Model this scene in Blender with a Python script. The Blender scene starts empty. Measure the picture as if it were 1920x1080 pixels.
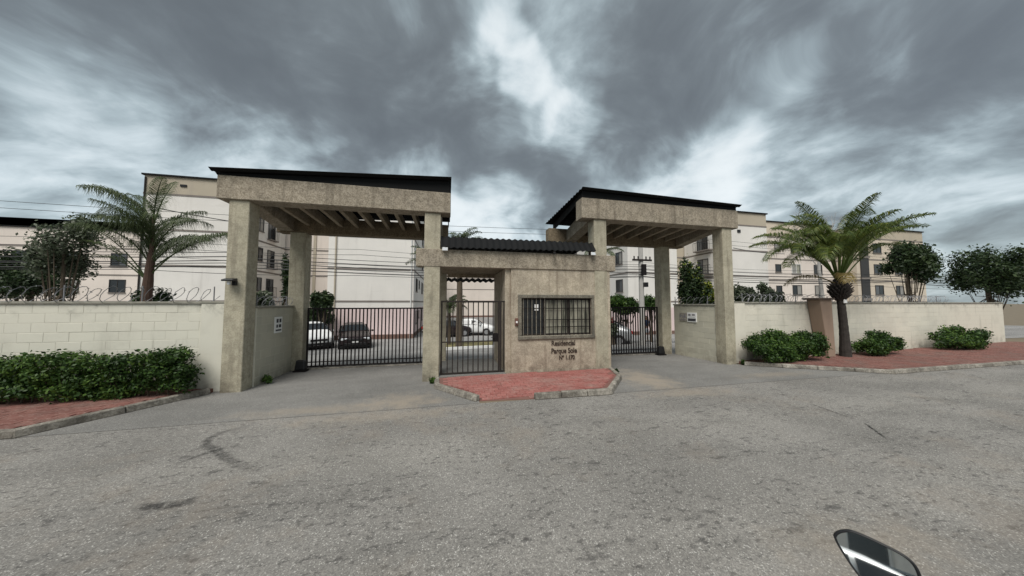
import bpy, math, random
import numpy as np
from mathutils import Vector, Matrix

random.seed(7)
rng = np.random.default_rng(7)
SC = bpy.context.scene
COL = SC.collection
rad = math.radians

# ------------------------------------------------------------------ camera
EYE = 1.97
YAW, PITCH = rad(12.4), rad(2.96)
cam_d = bpy.data.cameras.new("camera")
cam_d.sensor_width = 36.0
cam_d.lens = 36.0 * 541.0 / 1920.0
cam_d.clip_start = 0.05
cam_d.clip_end = 3000
cam = bpy.data.objects.new("camera", cam_d)
COL.objects.link(cam)
cam.location = (0, 0, EYE)
cam.rotation_euler = (math.pi / 2 + PITCH, 0, -YAW)
SC.camera = cam

FW = Vector((math.sin(YAW) * math.cos(PITCH), math.cos(YAW) * math.cos(PITCH), math.sin(PITCH)))
RT = Vector((math.cos(YAW), -math.sin(YAW), 0))
UP = RT.cross(FW)


def ray(px, py):            # direction of a pixel of the 1920x1080 photograph, used only to read off measurements
    return RT * (px - 960) - UP * (py - 540) + FW * 541.0


def at_depth(px, py, d):
    return Vector((0, 0, EYE)) + ray(px, py) * (d / 541.0)


def at_y(px, py, y):
    r = ray(px, py)
    return Vector((0, 0, EYE)) + r * (y / r.y)


def at_x(px, py, x):
    r = ray(px, py)
    return Vector((0, 0, EYE)) + r * (x / r.x)


# ------------------------------------------------------------------ view
SC.view_settings.view_transform = 'Standard'
SC.view_settings.look = 'None'
SC.view_settings.gamma = 1
SC.view_settings.use_curve_mapping = False
EXPO = 1.3
SC.view_settings.exposure = EXPO

# ------------------------------------------------------------------ sky
SUN_EL, SUN_AZ = rad(56), rad(-28)      # azimuth of the sun measured from -Y (behind the camera) towards -X
world = bpy.data.worlds.new("World")
SC.world = world
world.use_nodes = True
wn, wl = world.node_tree.nodes, world.node_tree.links
wn.clear()


def wmath(op, a, b=None, c=None, clamp=False):
    n = wn.new("ShaderNodeMath"); n.operation = op; n.use_clamp = clamp
    for i, v in enumerate((a, b, c)):
        if v is None: continue
        if isinstance(v, (int, float)): n.inputs[i].default_value = v
        else: wl.new(v, n.inputs[i])
    return n.outputs[0]


def wvec(op, a, b=None):
    n = wn.new("ShaderNodeVectorMath"); n.operation = op
    for i, v in enumerate((a, b)):
        if v is None: continue
        if isinstance(v, (tuple, list, Vector)): n.inputs[i].default_value = tuple(v)
        else: wl.new(v, n.inputs[i])
    return n


tc = wn.new("ShaderNodeTexCoord")
dirv = tc.outputs["Generated"]
sep = wn.new("ShaderNodeSeparateXYZ"); wl.new(dirv, sep.inputs[0])
zc = wmath('ADD', wmath('MAXIMUM', sep.outputs[2], 0.0), 0.42)
comb = wn.new("ShaderNodeCombineXYZ")
wl.new(wmath('DIVIDE', sep.outputs[0], zc), comb.inputs[0])
wl.new(wmath('DIVIDE', sep.outputs[1], zc), comb.inputs[1])
plane = comb.outputs[0]


def wnoise(vec, scale, detail=6, rough=0.55, dist=0.0):
    n = wn.new("ShaderNodeTexNoise")
    n.inputs["Scale"].default_value = scale
    n.inputs["Detail"].default_value = detail
    n.inputs["Roughness"].default_value = rough
    n.inputs["Distortion"].default_value = dist
    wl.new(vec, n.inputs["Vector"])
    return n


# cloud deck drawn on a flat layer overhead (so it compresses towards the horizon)
warp = wnoise(plane, 1.6, 2, 0.5)
wv = wvec('SUBTRACT', warp.outputs["Color"], (0.5, 0.5, 0.5))
wsc = wvec('SCALE', wv.outputs[0]); wsc.inputs[3].default_value = 0.5
pw = wvec('ADD', plane, wsc.outputs[0]).outputs[0]
n1 = wnoise(pw, 1.9, 2, 0.5).outputs["Fac"]
n2 = wnoise(pw, 4.6, 6, 0.55).outputs["Fac"]
n3 = wnoise(pw, 10.0, 6, 0.56).outputs["Fac"]
val = wmath('ADD', wmath('MULTIPLY', wmath('SUBTRACT', n1, 0.5), 0.55), wmath('MULTIPLY', wmath('SUBTRACT', n2, 0.5), 0.95))
val = wmath('ADD', val, wmath('MULTIPLY', wmath('SUBTRACT', n3, 0.5), 0.42))
# the large masses and breaks of this particular sky, as directions
dwn = wnoise(dirv, 4.0, 3, 0.5)
dw = wvec('SUBTRACT', dwn.outputs["Color"], (0.5, 0.5, 0.5))
dws = wvec('SCALE', dw.outputs[0]); dws.inputs[3].default_value = 0.34
dirn = wvec('NORMALIZE', wvec('ADD', dirv, dws.outputs[0]).outputs[0]).outputs[0]
MASSES = [   # px, py, angular radius (deg), amount (+ bright, - dark)
    (330, 50, 14, -0.16), (480, 80, 18, -0.24), (640, 130, 16, -0.22), (790, 220, 11, -0.26), (900, 290, 8, -0.28), (1040, 335, 8, -0.36),
    (1180, 230, 11, -0.16), (1130, 70, 10, -0.18), (1300, 110, 10, -0.16), (1480, 20, 14, -0.16), (1590, 260, 10, -0.14), (310, 330, 8, -0.02), (1700, 40, 14, -0.18),
    (940, 10, 4.5, 0.34), (970, 120, 4.5, 0.30), (900, 90, 4, 0.16), (270, 210, 8, 0.16), (400, 240, 7, 0.26), (520, 280, 6, 0.26), (650, 300, 7, 0.18), (810, 380, 7, 0.36),
    (930, 420, 8, 0.36), (1085, 220, 4.5, 0.36), (1020, 190, 3.5, 0.22), (1400, 210, 7, 0.14), (1290, 310, 7, 0.24), (1440, 140, 5, 0.10),
    (1550, 150, 7, 0.12), (1430, 330, 8, 0.22), (1650, 330, 8, 0.20), (270, 380, 10, 0.20), (960, 480, 44, 0.14)]
acc = None
for px, py, r, amp in MASSES:
    d = ray(px, py).normalized()
    dt = wvec('DOT_PRODUCT', dirn, d).outputs["Value"]
    mr = wn.new("ShaderNodeMapRange"); mr.interpolation_type = 'SMOOTHERSTEP'
    mr.inputs[1].default_value = math.cos(rad(r * 1.5)); mr.inputs[2].default_value = 1.0
    mr.inputs[3].default_value = 0.0; mr.inputs[4].default_value = amp
    wl.new(dt, mr.inputs[0])
    acc = mr.outputs[0] if acc is None else wmath('ADD', acc, mr.outputs[0])
val = wmath('ADD', wmath('MULTIPLY', val, 1.5), acc)
val = wmath('ADD', wmath('MULTIPLY', wmath('TANH', wmath('MULTIPLY', wmath('ADD', val, -0.02), 2.2)), 0.5), 0.5)
ramp = wn.new("ShaderNodeValToRGB")
cr = ramp.color_ramp
cr.elements[0].position = 0.0; cr.elements[0].color = (0.128, 0.142, 0.146, 1)
cr.elements[1].position = 1.0; cr.elements[1].color = (0.90, 0.955, 0.965, 1)
for p, c in ((0.22, (0.188, 0.214, 0.222)), (0.45, (0.295, 0.350, 0.368)), (0.65, (0.43, 0.510, 0.535)), (0.82, (0.63, 0.715, 0.745))):
    e = cr.elements.new(p); e.color = (*c, 1)
wl.new(val, ramp.inputs[0])
sky = wn.new("ShaderNodeTexSky")
sky.sky_type = 'NISHITA'; sky.sun_disc = False
sky.sun_elevation = SUN_EL
sky.sun_rotation = math.pi + SUN_AZ
sky.air_density = 1.0; sky.dust_density = 2.0
BG = 0.1
cl = wn.new("ShaderNodeVectorMath"); cl.operation = 'SCALE'
wl.new(ramp.outputs[0], cl.inputs[0]); cl.inputs[3].default_value = 1.0 / (BG * 2 ** EXPO)
mx = wn.new("ShaderNodeMix"); mx.data_type = 'RGBA'
mx.inputs["Factor"].default_value = 0.93            # almost closed cloud cover over the clear sky
wl.new(sky.outputs[0], mx.inputs[6]); wl.new(cl.outputs[0], mx.inputs[7])
bg = wn.new("ShaderNodeBackground"); bg.inputs["Strength"].default_value = BG
wl.new(mx.outputs[2], bg.inputs["Color"])
wo = wn.new("ShaderNodeOutputWorld"); wl.new(bg.outputs[0], wo.inputs[0])

sun_d = bpy.data.lights.new("sun", 'SUN')
sun_d.energy = 1.5; sun_d.angle = rad(34); sun_d.color = (1.0, 0.965, 0.91)
sun = bpy.data.objects.new("sun", sun_d); COL.objects.link(sun)
to_sun = Vector((math.sin(SUN_AZ) * math.cos(SUN_EL), -math.cos(SUN_AZ) * math.cos(SUN_EL), math.sin(SUN_EL)))
sun.rotation_euler = to_sun.to_track_quat('Z', 'Y').to_euler()
sun.location = to_sun * 60

# ------------------------------------------------------------------ helpers
WLOC = {}


def tag(o, label=None, cat=None, group=None, kind=None):
    if label: o["label"] = label
    if cat: o["category"] = cat
    if group: o["group"] = group
    if kind: o["kind"] = kind
    return o


def thing(name, loc, label, cat, group=None, rz=0.0):
    o = bpy.data.objects.new(name, None); COL.objects.link(o)
    o.location = loc; o.rotation_euler = (0, 0, rz); o.empty_display_size = 0.2
    WLOC[o.name] = Vector(loc)
    return tag(o, label, cat, group)


class MB:
    """collects shapes; build() links them as one mesh object"""
    def __init__(s): s.v = []; s.f = []; s.c = []

    def add(s, vs, fs):
        b = len(s.v); s.v.extend([tuple(v) for v in vs]); s.f.extend([tuple(b + i for i in f) for f in fs]); return s

    def box(s, x0, x1, y0, y1, z0, z1):
        return s.add([(x0, y0, z0), (x1, y0, z0), (x1, y1, z0), (x0, y1, z0), (x0, y0, z1), (x1, y0, z1), (x1, y1, z1), (x0, y1, z1)],
                     [(0, 3, 2, 1), (4, 5, 6, 7), (0, 1, 5, 4), (1, 2, 6, 5), (2, 3, 7, 6), (3, 0, 4, 7)])

    def hexa(s, b, t):       # 4 bottom points, 4 top points (counter-clockwise from above)
        return s.add(list(b) + list(t), [(0, 3, 2, 1), (4, 5, 6, 7), (0, 1, 5, 4), (1, 2, 6, 5), (2, 3, 7, 6), (3, 0, 4, 7)])

    def prism(s, poly, z0, z1):
        n = len(poly)
        z0 = z0 if isinstance(z0, (list, tuple)) else [z0] * n
        z1 = z1 if isinstance(z1, (list, tuple)) else [z1] * n
        vs = [(p[0], p[1], z0[i]) for i, p in enumerate(poly)] + [(p[0], p[1], z1[i]) for i, p in enumerate(poly)]
        fs = [tuple(range(n - 1, -1, -1)), tuple(range(n, 2 * n))] + [(i, (i + 1) % n, n + (i + 1) % n, n + i) for i in range(n)]
        return s.add(vs, fs)

    def tube(s, path, r, n=6, cap=True):
        path = [Vector(p) for p in path]
        rs = r if isinstance(r, (list, tuple)) else [r] * len(path)
        vs = []; fs = []
        ref = Vector((0, 0, 1))
        for i, p in enumerate(path):
            t = (path[min(i + 1, len(path) - 1)] - path[max(i - 1, 0)]).normalized()
            a = ref if abs(t.dot(ref)) < 0.95 else Vector((1, 0, 0))
            u = t.cross(a).normalized(); w = u.cross(t)
            for k in range(n):
                an = 2 * math.pi * k / n
                vs.append(p + (u * math.cos(an) + w * math.sin(an)) * rs[i])
        for i in range(len(path) - 1):
            for k in range(n):
                fs.append((i * n + k, i * n + (k + 1) % n, (i + 1) * n + (k + 1) % n, (i + 1) * n + k))
        if cap:
            fs.append(tuple(range(n))); fs.append(tuple((len(path) - 1) * n + k for k in range(n - 1, -1, -1)))
        return s.add(vs, fs)

    def build(s, name, m, parent=None, bevel=0.0, smooth=False, local=False, seg=1):
        off = Vector((0, 0, 0))
        if parent is not None and not local: off = WLOC.get(parent.name, off)
        me = bpy.data.meshes.new(name)
        me.from_pydata([(x - off.x, y - off.y, z - off.z) for x, y, z in s.v], [], s.f)
        me.materials.append(m)
        o = bpy.data.objects.new(name, me); COL.objects.link(o)
        if parent is not None:
            o.parent = parent; WLOC[o.name] = off
        if smooth: me.polygons.foreach_set("use_smooth", [True] * len(me.polygons))
        if bevel:
            md = o.modifiers.new("bevel", 'BEVEL'); md.width = bevel; md.segments = seg; md.limit_method = 'ANGLE'
        return o


def mesh_obj(name, me, parent=None, loc=(0, 0, 0), rot=(0, 0, 0)):
    o = bpy.data.objects.new(name, me); COL.objects.link(o)
    off = WLOC.get(parent.name, Vector((0, 0, 0))) if parent is not None else Vector((0, 0, 0))
    if parent is not None: o.parent = parent; WLOC[o.name] = off
    o.location = Vector(loc) - off; o.rotation_euler = rot
    return o


def copy_tree(o, parent=None):
    c = o.copy(); COL.objects.link(c)
    if parent is not None: c.parent = parent
    for ch in list(o.children): copy_tree(ch, c)
    return c


# ------------------------------------------------------------------ materials
class NT:
    def __init__(s, name):
        s.m = bpy.data.materials.new(name); s.m.use_nodes = True
        s.n = s.m.node_tree.nodes; s.l = s.m.node_tree.links
        s.b = s.n["Principled BSDF"]
        s.pos = s.n.new("ShaderNodeNewGeometry").outputs["Position"]

    def set(s, inp, v):
        if isinstance(v, (int, float)): inp.default_value = v
        elif isinstance(v, (tuple, list)): inp.default_value = (*v, 1) if len(v) == 3 and inp.type == 'RGBA' else v
        else: s.l.new(v, inp)

    def mapping(s, vec, scale=(1, 1, 1), rot=(0, 0, 0), loc=(0, 0, 0)):
        n = s.n.new("ShaderNodeMapping"); n.inputs["Scale"].default_value = scale; n.inputs["Rotation"].default_value = rot; n.inputs["Location"].default_value = loc
        s.l.new(vec, n.inputs["Vector"]); return n.outputs[0]

    def noise(s, scale, detail=4, rough=0.55, vec=None, dist=0.0):
        n = s.n.new("ShaderNodeTexNoise"); n.inputs["Scale"].default_value = scale; n.inputs["Detail"].default_value = detail
        n.inputs["Roughness"].default_value = rough; n.inputs["Distortion"].default_value = dist
        s.l.new(vec if vec is not None else s.pos, n.inputs["Vector"]); return n.outputs["Fac"]

    def voro(s, scale, vec=None, out="Distance", feature='F1'):
        n = s.n.new("ShaderNodeTexVoronoi"); n.inputs["Scale"].default_value = scale; n.feature = feature
        s.l.new(vec if vec is not None else s.pos, n.inputs["Vector"]); return n.outputs[out]

    def rng(s, v, a, b, c=0.0, d=1.0):
        n = s.n.new("ShaderNodeMapRange"); n.inputs[1].default_value = a; n.inputs[2].default_value = b; n.inputs[3].default_value = c; n.inputs[4].default_value = d
        n.interpolation_type = 'SMOOTHSTEP'
        s.l.new(v, n.inputs[0]); return n.outputs[0]

    def math(s, op, a, b=None, clamp=False):
        n = s.n.new("ShaderNodeMath"); n.operation = op; n.use_clamp = clamp
        s.set(n.inputs[0], a)
        if b is not None: s.set(n.inputs[1], b)
        return n.outputs[0]

    def mix(s, f, a, b, mode='MIX'):
        n = s.n.new("ShaderNodeMix"); n.data_type = 'RGBA'; n.blend_type = mode
        s.set(n.inputs[0], f); s.set(n.inputs[6], a); s.set(n.inputs[7], b); return n.outputs[2]

    def bump(s, h, strength=0.5, dist=0.01):
        n = s.n.new("ShaderNodeBump"); n.inputs["Strength"].default_value = strength; n.inputs["Distance"].default_value = dist
        s.l.new(h, n.inputs["Height"]); s.l.new(n.outputs[0], s.b.inputs["Normal"])

    def fin(s, col, rough=0.8, metal=0.0, spec=0.4):
        s.set(s.b.inputs["Base Color"], col); s.set(s.b.inputs["Roughness"], rough); s.set(s.b.inputs["Metallic"], metal)
        s.b.inputs["Specular IOR Level"].default_value = spec
        return s.m


def simple(name, c, rough=0.6, metal=0.0, var=0.15, scale=6, spec=0.4):
    t = NT(name)
    a = tuple(x * (1 - var) for x in c); b = tuple(min(1, x * (1 + var)) for x in c)
    return t.fin(t.mix(t.noise(scale, 5), a, b), rough, metal, spec)


def stucco(name, c1, c2, stain=(0.12, 0.10, 0.075), amt=0.5, speck=1.0):
    t = NT(name)
    big = t.noise(0.9, 5, 0.6)
    col = t.mix(t.rng(big, 0.35, 0.68), c1, c2)
    sp = t.noise(34, 3, 0.7)
    sp2 = t.noise(11, 4, 0.65)
    col = t.mix(t.rng(t.noise(6.5, 6, 0.72), 0.40, 0.62, 0.0, 0.5), t.mix(1.0, col, (1.14, 1.13, 1.12), 'MULTIPLY'), t.mix(1.0, col, (0.66, 0.65, 0.63), 'MULTIPLY'))
    sz = t.n.new('ShaderNodeSeparateXYZ'); t.l.new(t.pos, sz.inputs[0])
    col = t.mix(t.math('MULTIPLY', t.rng(sz.outputs[2], 0.75, 0.0), t.rng(t.noise(2.6, 6, 0.7), 0.36, 0.64, 0, 0.7)), col, tuple(x * 0.9 for x in stain))
    col = t.mix(t.rng(sp, 0.36, 0.62), t.mix(1.0, col, (1 - .42 * speck, 1 - .44 * speck, 1 - .47 * speck), 'MULTIPLY'), col)
    col = t.mix(t.rng(sp2, 0.52, 0.75, 0, 0.45 * speck), col, tuple(min(1, x * 1.35) for x in c1))
    col = t.mix(t.rng(t.noise(20, 3, 0.7, dist=0.4), 0.60, 0.72, 0, 0.35 * speck), col, stain)
    streak = t.noise(1.0, 5, 0.62, t.mapping(t.pos, (5.5, 5.5, 0.45)))
    col = t.mix(t.rng(streak, 0.49, 0.70, 0, amt), col, stain)
    hs = t.math('ADD', t.math('MULTIPLY', sp, 0.7), t.noise(80, 2, 0.6))
    t.bump(hs, 0.8, 0.012)
    return t.fin(col, 0.92, 0, 0.2)


def painted_block(name, c1, c2):
    t = NT(name)
    oi = t.n.new("ShaderNodeObjectInfo").outputs["Random"]
    col = t.mix(t.rng(oi, 0, 1), c1, c2)
    col = t.mix(t.rng(t.noise(1.3, 6, 0.65), 0.45, 0.72, 0, 0.55), col, tuple(x * 0.78 for x in c1))
    streak = t.noise(1.0, 6, 0.65, t.mapping(t.pos, (4.0, 4.0, 0.5)))
    col = t.mix(t.rng(streak, 0.55, 0.78, 0, 0.45), col, (0.26, 0.25, 0.20))
    sepz = t.n.new("ShaderNodeSeparateXYZ"); t.l.new(t.pos, sepz.inputs[0])
    splash = t.math('MULTIPLY', t.rng(sepz.outputs[2], 0.55, 0.02), t.rng(t.noise(3.5, 5, 0.65), 0.35, 0.7))
    col = t.mix(t.math('MULTIPLY', splash, 0.6), col, (0.20, 0.17, 0.13))
    mould = t.math('MULTIPLY', t.rng(sepz.outputs[2], 1.55, 2.0), t.rng(t.noise(2.4, 6, 0.7), 0.5, 0.72))
    col = t.mix(t.math('MULTIPLY', mould, 0.75), col, (0.10, 0.10, 0.085))
    t.bump(t.noise(60, 4, 0.65), 0.45, 0.006)
    return t.fin(col, 0.85, 0, 0.25)


def facade_paint(name, c, dirt=0.5, tint=(0.30, 0.27, 0.24)):
    t = NT(name)
    col = t.mix(t.rng(t.noise(0.25, 5, 0.6), 0.35, 0.7), c, tuple(x * 0.9 for x in c))
    streak = t.noise(1.0, 6, 0.66, t.mapping(t.pos, (1.6, 1.6, 0.16)))
    col = t.mix(t.rng(streak, 0.52, 0.82, 0, dirt), col, tint)
    col = t.mix(t.rng(t.noise(1.0, 5, 0.6, t.mapping(t.pos, (0.5, 0.5, 2.6))), 0.58, 0.8, 0, dirt * 0.5), col, tint)
    return t.fin(col, 0.85, 0, 0.2)


def foliage(name, dark, mid, light, trans=0.25, rough=0.5):
    t = NT(name)
    at = t.n.new("ShaderNodeAttribute"); at.attribute_name = "leaf_tone"
    f = at.outputs["Fac"]
    r = t.n.new("ShaderNodeValToRGB"); e = r.color_ramp.elements
    e[0].position = 0; e[0].color = (*dark, 1); e[1].position = 1; e[1].color = (*light, 1)
    k = e.new(0.55); k.color = (*mid, 1)
    t.l.new(f, r.inputs[0])
    t.fin(r.outputs[0], rough, 0, 0.3)
    tr = t.n.new("ShaderNodeBsdfTranslucent"); t.l.new(r.outputs[0], tr.inputs["Color"])
    ms = t.n.new("ShaderNodeMixShader"); ms.inputs[0].default_value = trans
    out = [n for n in t.n if n.type == 'OUTPUT_MATERIAL'][0]
    t.l.new(t.b.outputs[0], ms.inputs[1]); t.l.new(tr.outputs[0], ms.inputs[2]); t.l.new(ms.outputs[0], out.inputs[0])
    return t.m


def asphalt(name, c, spots=True, dust=(), coarse=1.0, dustc=(0.30, 0.255, 0.20)):
    t = NT(name)
    big = t.noise(0.45, 7, 0.62)
    col = t.mix(t.rng(big, 0.35, 0.65), tuple(x * 0.84 for x in c), tuple(x * 1.12 for x in c))
    lane = t.noise(1.0, 7, 0.64, t.mapping(t.pos, (0.35, 1.7, 1), (0, 0, rad(-14))))
    col = t.mix(t.rng(lane, 0.47, 0.68, 0, 0.45), col, tuple(x * 0.66 for x in c))
    if spots:                          # two paths polished by tyres
        sy = t.n.new("ShaderNodeSeparateXYZ"); t.l.new(t.pos, sy.inputs[0])
        wob = t.math('ADD', sy.outputs[1], t.math('MULTIPLY', t.noise(0.5, 3), 0.7))
        for yc in (2.1, 4.1):
            dd = t.math('ABSOLUTE', t.math('SUBTRACT', wob, yc + .35))
            col = t.mix(t.rng(dd, 0.55, 0.1, 0, 0.55), col, t.mix(1.0, col, (1.16, 1.155, 1.14), 'MULTIPLY'))
    agg = t.voro(115, out="Color")
    sx = t.n.new("ShaderNodeSeparateColor"); t.l.new(agg, sx.inputs[0])
    col = t.mix(sx.outputs[0], t.mix(1.0, col, (0.72, 0.72, 0.72), 'MULTIPLY'), t.mix(1.0, col, (1.25, 1.245, 1.23), 'MULTIPLY'))
    col = t.mix(t.rng(sx.outputs[1], 0.93, 0.96, 0, 0.6 * coarse), col, (0.60, 0.585, 0.54))
    fine = t.noise(42, 5, 0.78)
    col = t.mix(t.rng(fine, 0.36, 0.55, 0.5 * coarse, 0), col, tuple(x * 0.40 for x in c))
    if spots:
        patch = t.noise(1.0, 6, 0.68, t.mapping(t.pos, (0.75, 1.7, 1), (0, 0, rad(-14)), (3.1, 1.7, 0)), 0.5)
        pits = t.math('MULTIPLY', t.rng(t.noise(13.0, 4, 0.68, t.mapping(t.pos, (0.8, 1.25, 1))), 0.555, 0.62), t.rng(patch, 0.36, 0.52))
        col = t.mix(t.math('MULTIPLY', pits, 0.6), col, (0.055, 0.052, 0.050))
        big_p = t.math('MULTIPLY', t.rng(t.noise(4.2, 5, 0.7, t.mapping(t.pos, (0.7, 1.5, 1), (0, 0, rad(-14)))), 0.57, 0.65), t.rng(patch, 0.42, 0.56))
        col = t.mix(t.math('MULTIPLY', big_p, 0.68), col, (0.06, 0.057, 0.055))
        col = t.mix(t.rng(patch, 0.56, 0.72, 0, 0.38), col, tuple(x * 0.45 for x in c))
        brown = t.noise(0.7, 6, 0.7, t.mapping(t.pos, (1, 1, 1), (0, 0, 0), (7, 3, 0)))
        col = t.mix(t.rng(brown, 0.52, 0.68, 0, 0.22), col, (0.27, 0.22, 0.17))
    for (x, y, rx, ry, a) in dust:     # swept sand lying on the surface
        mp = t.mapping(t.pos, (1 / rx, 1 / ry, 0), (0, 0, 0), (-x / rx, -y / ry, 0))
        ln = t.n.new("ShaderNodeVectorMath"); ln.operation = 'LENGTH'; t.l.new(mp, ln.inputs[0])
        dn = t.math('ADD', ln.outputs["Value"], t.math('MULTIPLY', t.math('SUBTRACT', t.noise(3.2, 6, 0.75), 0.5), 2.6))
        col = t.mix(t.rng(dn, 1.25, 0.0, 0, a), col, dustc)
    t.bump(t.math('ADD', sx.outputs[2], t.math('MULTIPLY', fine, 1.5)), 0.5 * coarse, 0.006)
    return t.fin(col, 0.9, 0, 0.25)


M = {}
M['stucco'] = stucco("weathered_stucco", (0.40, 0.352, 0.28), (0.31, 0.275, 0.222))
M['stucco_pillar'] = stucco("pillar_stucco", (0.45, 0.415, 0.32), (0.37, 0.345, 0.268), amt=0.4, speck=0.45)
M['stucco_gate'] = stucco("gatehouse_stucco", (0.50, 0.44, 0.345), (0.40, 0.352, 0.28), (0.16, 0.12, 0.088), 0.55, speck=0.6)
M['soffit'] = stucco("joist_concrete", (0.40, 0.345, 0.265), (0.31, 0.265, 0.20))
M['soffit_brown'] = stucco("brown_beam_paint", (0.24, 0.195, 0.135), (0.18, 0.145, 0.10))
M['moulding'] = stucco("window_moulding_concrete", (0.235, 0.22, 0.18), (0.17, 0.16, 0.135), (0.07, 0.065, 0.055), 0.7)
M['roof'] = simple("dark_roof_sheet", (0.006, 0.0065, 0.007), 0.8, 0.0, 0.4, 3, 0.2)
M['steel'] = simple("dark_painted_steel", (0.010, 0.008, 0.008), 0.7, 0.0, 0.4, 12, 0.2)
M['steel_brown'] = simple("brown_painted_steel", (0.026, 0.021, 0.018), 0.7, 0.0, 0.3, 9, 0.25)
M['block_l'] = painted_block("cream_painted_block", (0.625, 0.605, 0.515), (0.61, 0.59, 0.505))
M['block_r'] = painted_block("pale_cream_painted_block", (0.68, 0.64, 0.54), (0.645, 0.61, 0.52))
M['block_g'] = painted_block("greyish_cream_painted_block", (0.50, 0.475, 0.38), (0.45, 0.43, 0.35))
M['joint'] = simple("block_joint", (0.53, 0.51, 0.43), 0.95, 0, 0.2, 8)
M['coping'] = simple("mossy_coping", (0.25, 0.24, 0.20), 0.9, 0, 0.5, 5)
M['road'] = asphalt("worn_asphalt", (0.228, 0.218, 0.202), True,
                    [(5.2, 5.5, 1.3, 0.35, 0.5), (-1.2, 5.5, 1.9, 0.3, 0.45), (3.3, 1.75, 0.9, 0.4, 0.4)])
M['drive'] = asphalt("smooth_driveway", (0.185, 0.18, 0.17), False,
                     [(5.0, 6.6, 0.75, 1.3, 0.75), (-0.9, 6.2, 0.9, 0.6, 0.6), (-2.2, 6.05, 1.8, 0.28, 0.5), (8.8, 6.3, 1.6, 0.3, 0.4)], 0.55)
M['yard'] = asphalt("yard_asphalt", (0.26, 0.255, 0.25), False, (), 0.5)
M['ground'] = simple("bare_earth", (0.16, 0.13, 0.09), 0.95, 0, 0.3, 1.5)
M['kerb'] = stucco("kerb_concrete", (0.40, 0.375, 0.33), (0.25, 0.235, 0.205), (0.09, 0.08, 0.068), 0.6, speck=0.8)
M['glass_dark'] = simple("dark_window_glass", (0.02, 0.023, 0.026), 0.12, 0, 0.3, 2, 0.6)
M['frame_dark'] = simple("dark_window_frame", (0.035, 0.033, 0.032), 0.5, 0, 0.2, 5)
M['frame_white'] = simple("white_window_frame", (0.62, 0.62, 0.60), 0.5, 0, 0.08, 5)
M['white'] = simple("white_plastic", (0.78, 0.78, 0.76), 0.45, 0, 0.06, 5)
M['black'] = simple("black_plastic", (0.012, 0.012, 0.013), 0.4, 0, 0.3, 9)
M['bld_white'] = facade_paint("off_white_facade", (0.74, 0.71, 0.665), 0.28)
M['bld_pink'] = facade_paint("pinkish_facade", (0.70, 0.625, 0.56), 0.28)
M['bld_beige'] = facade_paint("beige_facade", (0.45, 0.395, 0.31), 0.5)
M['bld_cream'] = facade_paint("cream_facade", (0.60, 0.52, 0.42), 0.4)
M['band'] = facade_paint("grey_floor_band", (0.22, 0.195, 0.175), 0.5, (0.08, 0.075, 0.07))
M['plinth'] = facade_paint("brown_plinth", (0.17, 0.105, 0.085), 0.4)
M['pink_paint'] = facade_paint("pink_base_paint", (0.70, 0.565, 0.55), 0.2)
M['leaf_bush'] = foliage("glossy_bush_leaf", (0.011, 0.024, 0.006), (0.036, 0.080, 0.015), (0.115, 0.19, 0.035))
M['leaf_dark'] = foliage("dark_tree_leaf", (0.010, 0.020, 0.008), (0.026, 0.048, 0.016), (0.06, 0.09, 0.03))
M['leaf_yellow'] = foliage("yellow_green_leaf", (0.05, 0.075, 0.01), (0.16, 0.20, 0.02), (0.34, 0.34, 0.04))
M['leaf_grey'] = foliage("greyish_shrub_leaf", (0.035, 0.05, 0.028), (0.09, 0.115, 0.065), (0.24, 0.25, 0.20))
M['frond'] = foliage("palm_leaflet", (0.022, 0.040, 0.010), (0.085, 0.125, 0.025), (0.25, 0.25, 0.055), 0.35)
M['frond_dark'] = foliage("feathery_palm_leaflet", (0.026, 0.042, 0.018), (0.072, 0.10, 0.038), (0.16, 0.19, 0.08), 0.35)
M['frond_dry'] = foliage("dry_palm_leaflet", (0.10, 0.07, 0.025), (0.20, 0.15, 0.05), (0.30, 0.23, 0.09), 0.2)
M['petiole'] = simple("palm_petiole", (0.15, 0.14, 0.055), 0.6, 0, 0.3, 8)
M['flower'] = foliage("red_flower", (0.25, 0.04, 0.05), (0.4, 0.08, 0.09), (0.55, 0.2, 0.2))
M['bark'] = simple("dark_palm_bark", (0.038, 0.032, 0.028), 0.95, 0, 0.6, 14)
M['bark_red'] = simple("reddish_palm_bark", (0.075, 0.045, 0.033), 0.95, 0, 0.4, 14)
M['bark_brown'] = simple("brown_bark", (0.10, 0.078, 0.055), 0.95, 0, 0.4, 12)
M['brown_post'] = facade_paint("brown_pier_plaster", (0.335, 0.245, 0.185), 0.5, (0.17, 0.125, 0.095))
M['post_cap'] = simple("dark_brown_cap", (0.10, 0.075, 0.06), 0.85, 0, 0.3, 6)
M['pole'] = simple("pole_concrete", (0.40, 0.385, 0.36), 0.9, 0, 0.15, 5)
M['wire'] = simple("black_cable", (0.02, 0.02, 0.02), 0.6)
M['galv'] = simple("galvanised_wire", (0.23, 0.23, 0.24), 0.5, 0.3)
M['letters'] = simple("dark_brown_letters", (0.045, 0.03, 0.022), 0.6, 0, 0.4, 20)
M['print'] = simple("dark_sign_print", (0.05, 0.05, 0.055), 0.7)
M['print_grey'] = simple("grey_sign_print", (0.20, 0.19, 0.20), 0.7)
M['intercom'] = simple("brown_intercom", (0.15, 0.075, 0.055), 0.5)
M['rust'] = simple("rusty_brown", (0.13, 0.07, 0.045), 0.8)
M['car_white'] = simple("white_car_paint", (0.74, 0.74, 0.73), 0.25, 0, 0.03, 2, 0.5)
M['car_black'] = simple("black_cherry_car_paint", (0.018, 0.010, 0.011), 0.2, 0, 0.1, 2, 0.5)
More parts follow.
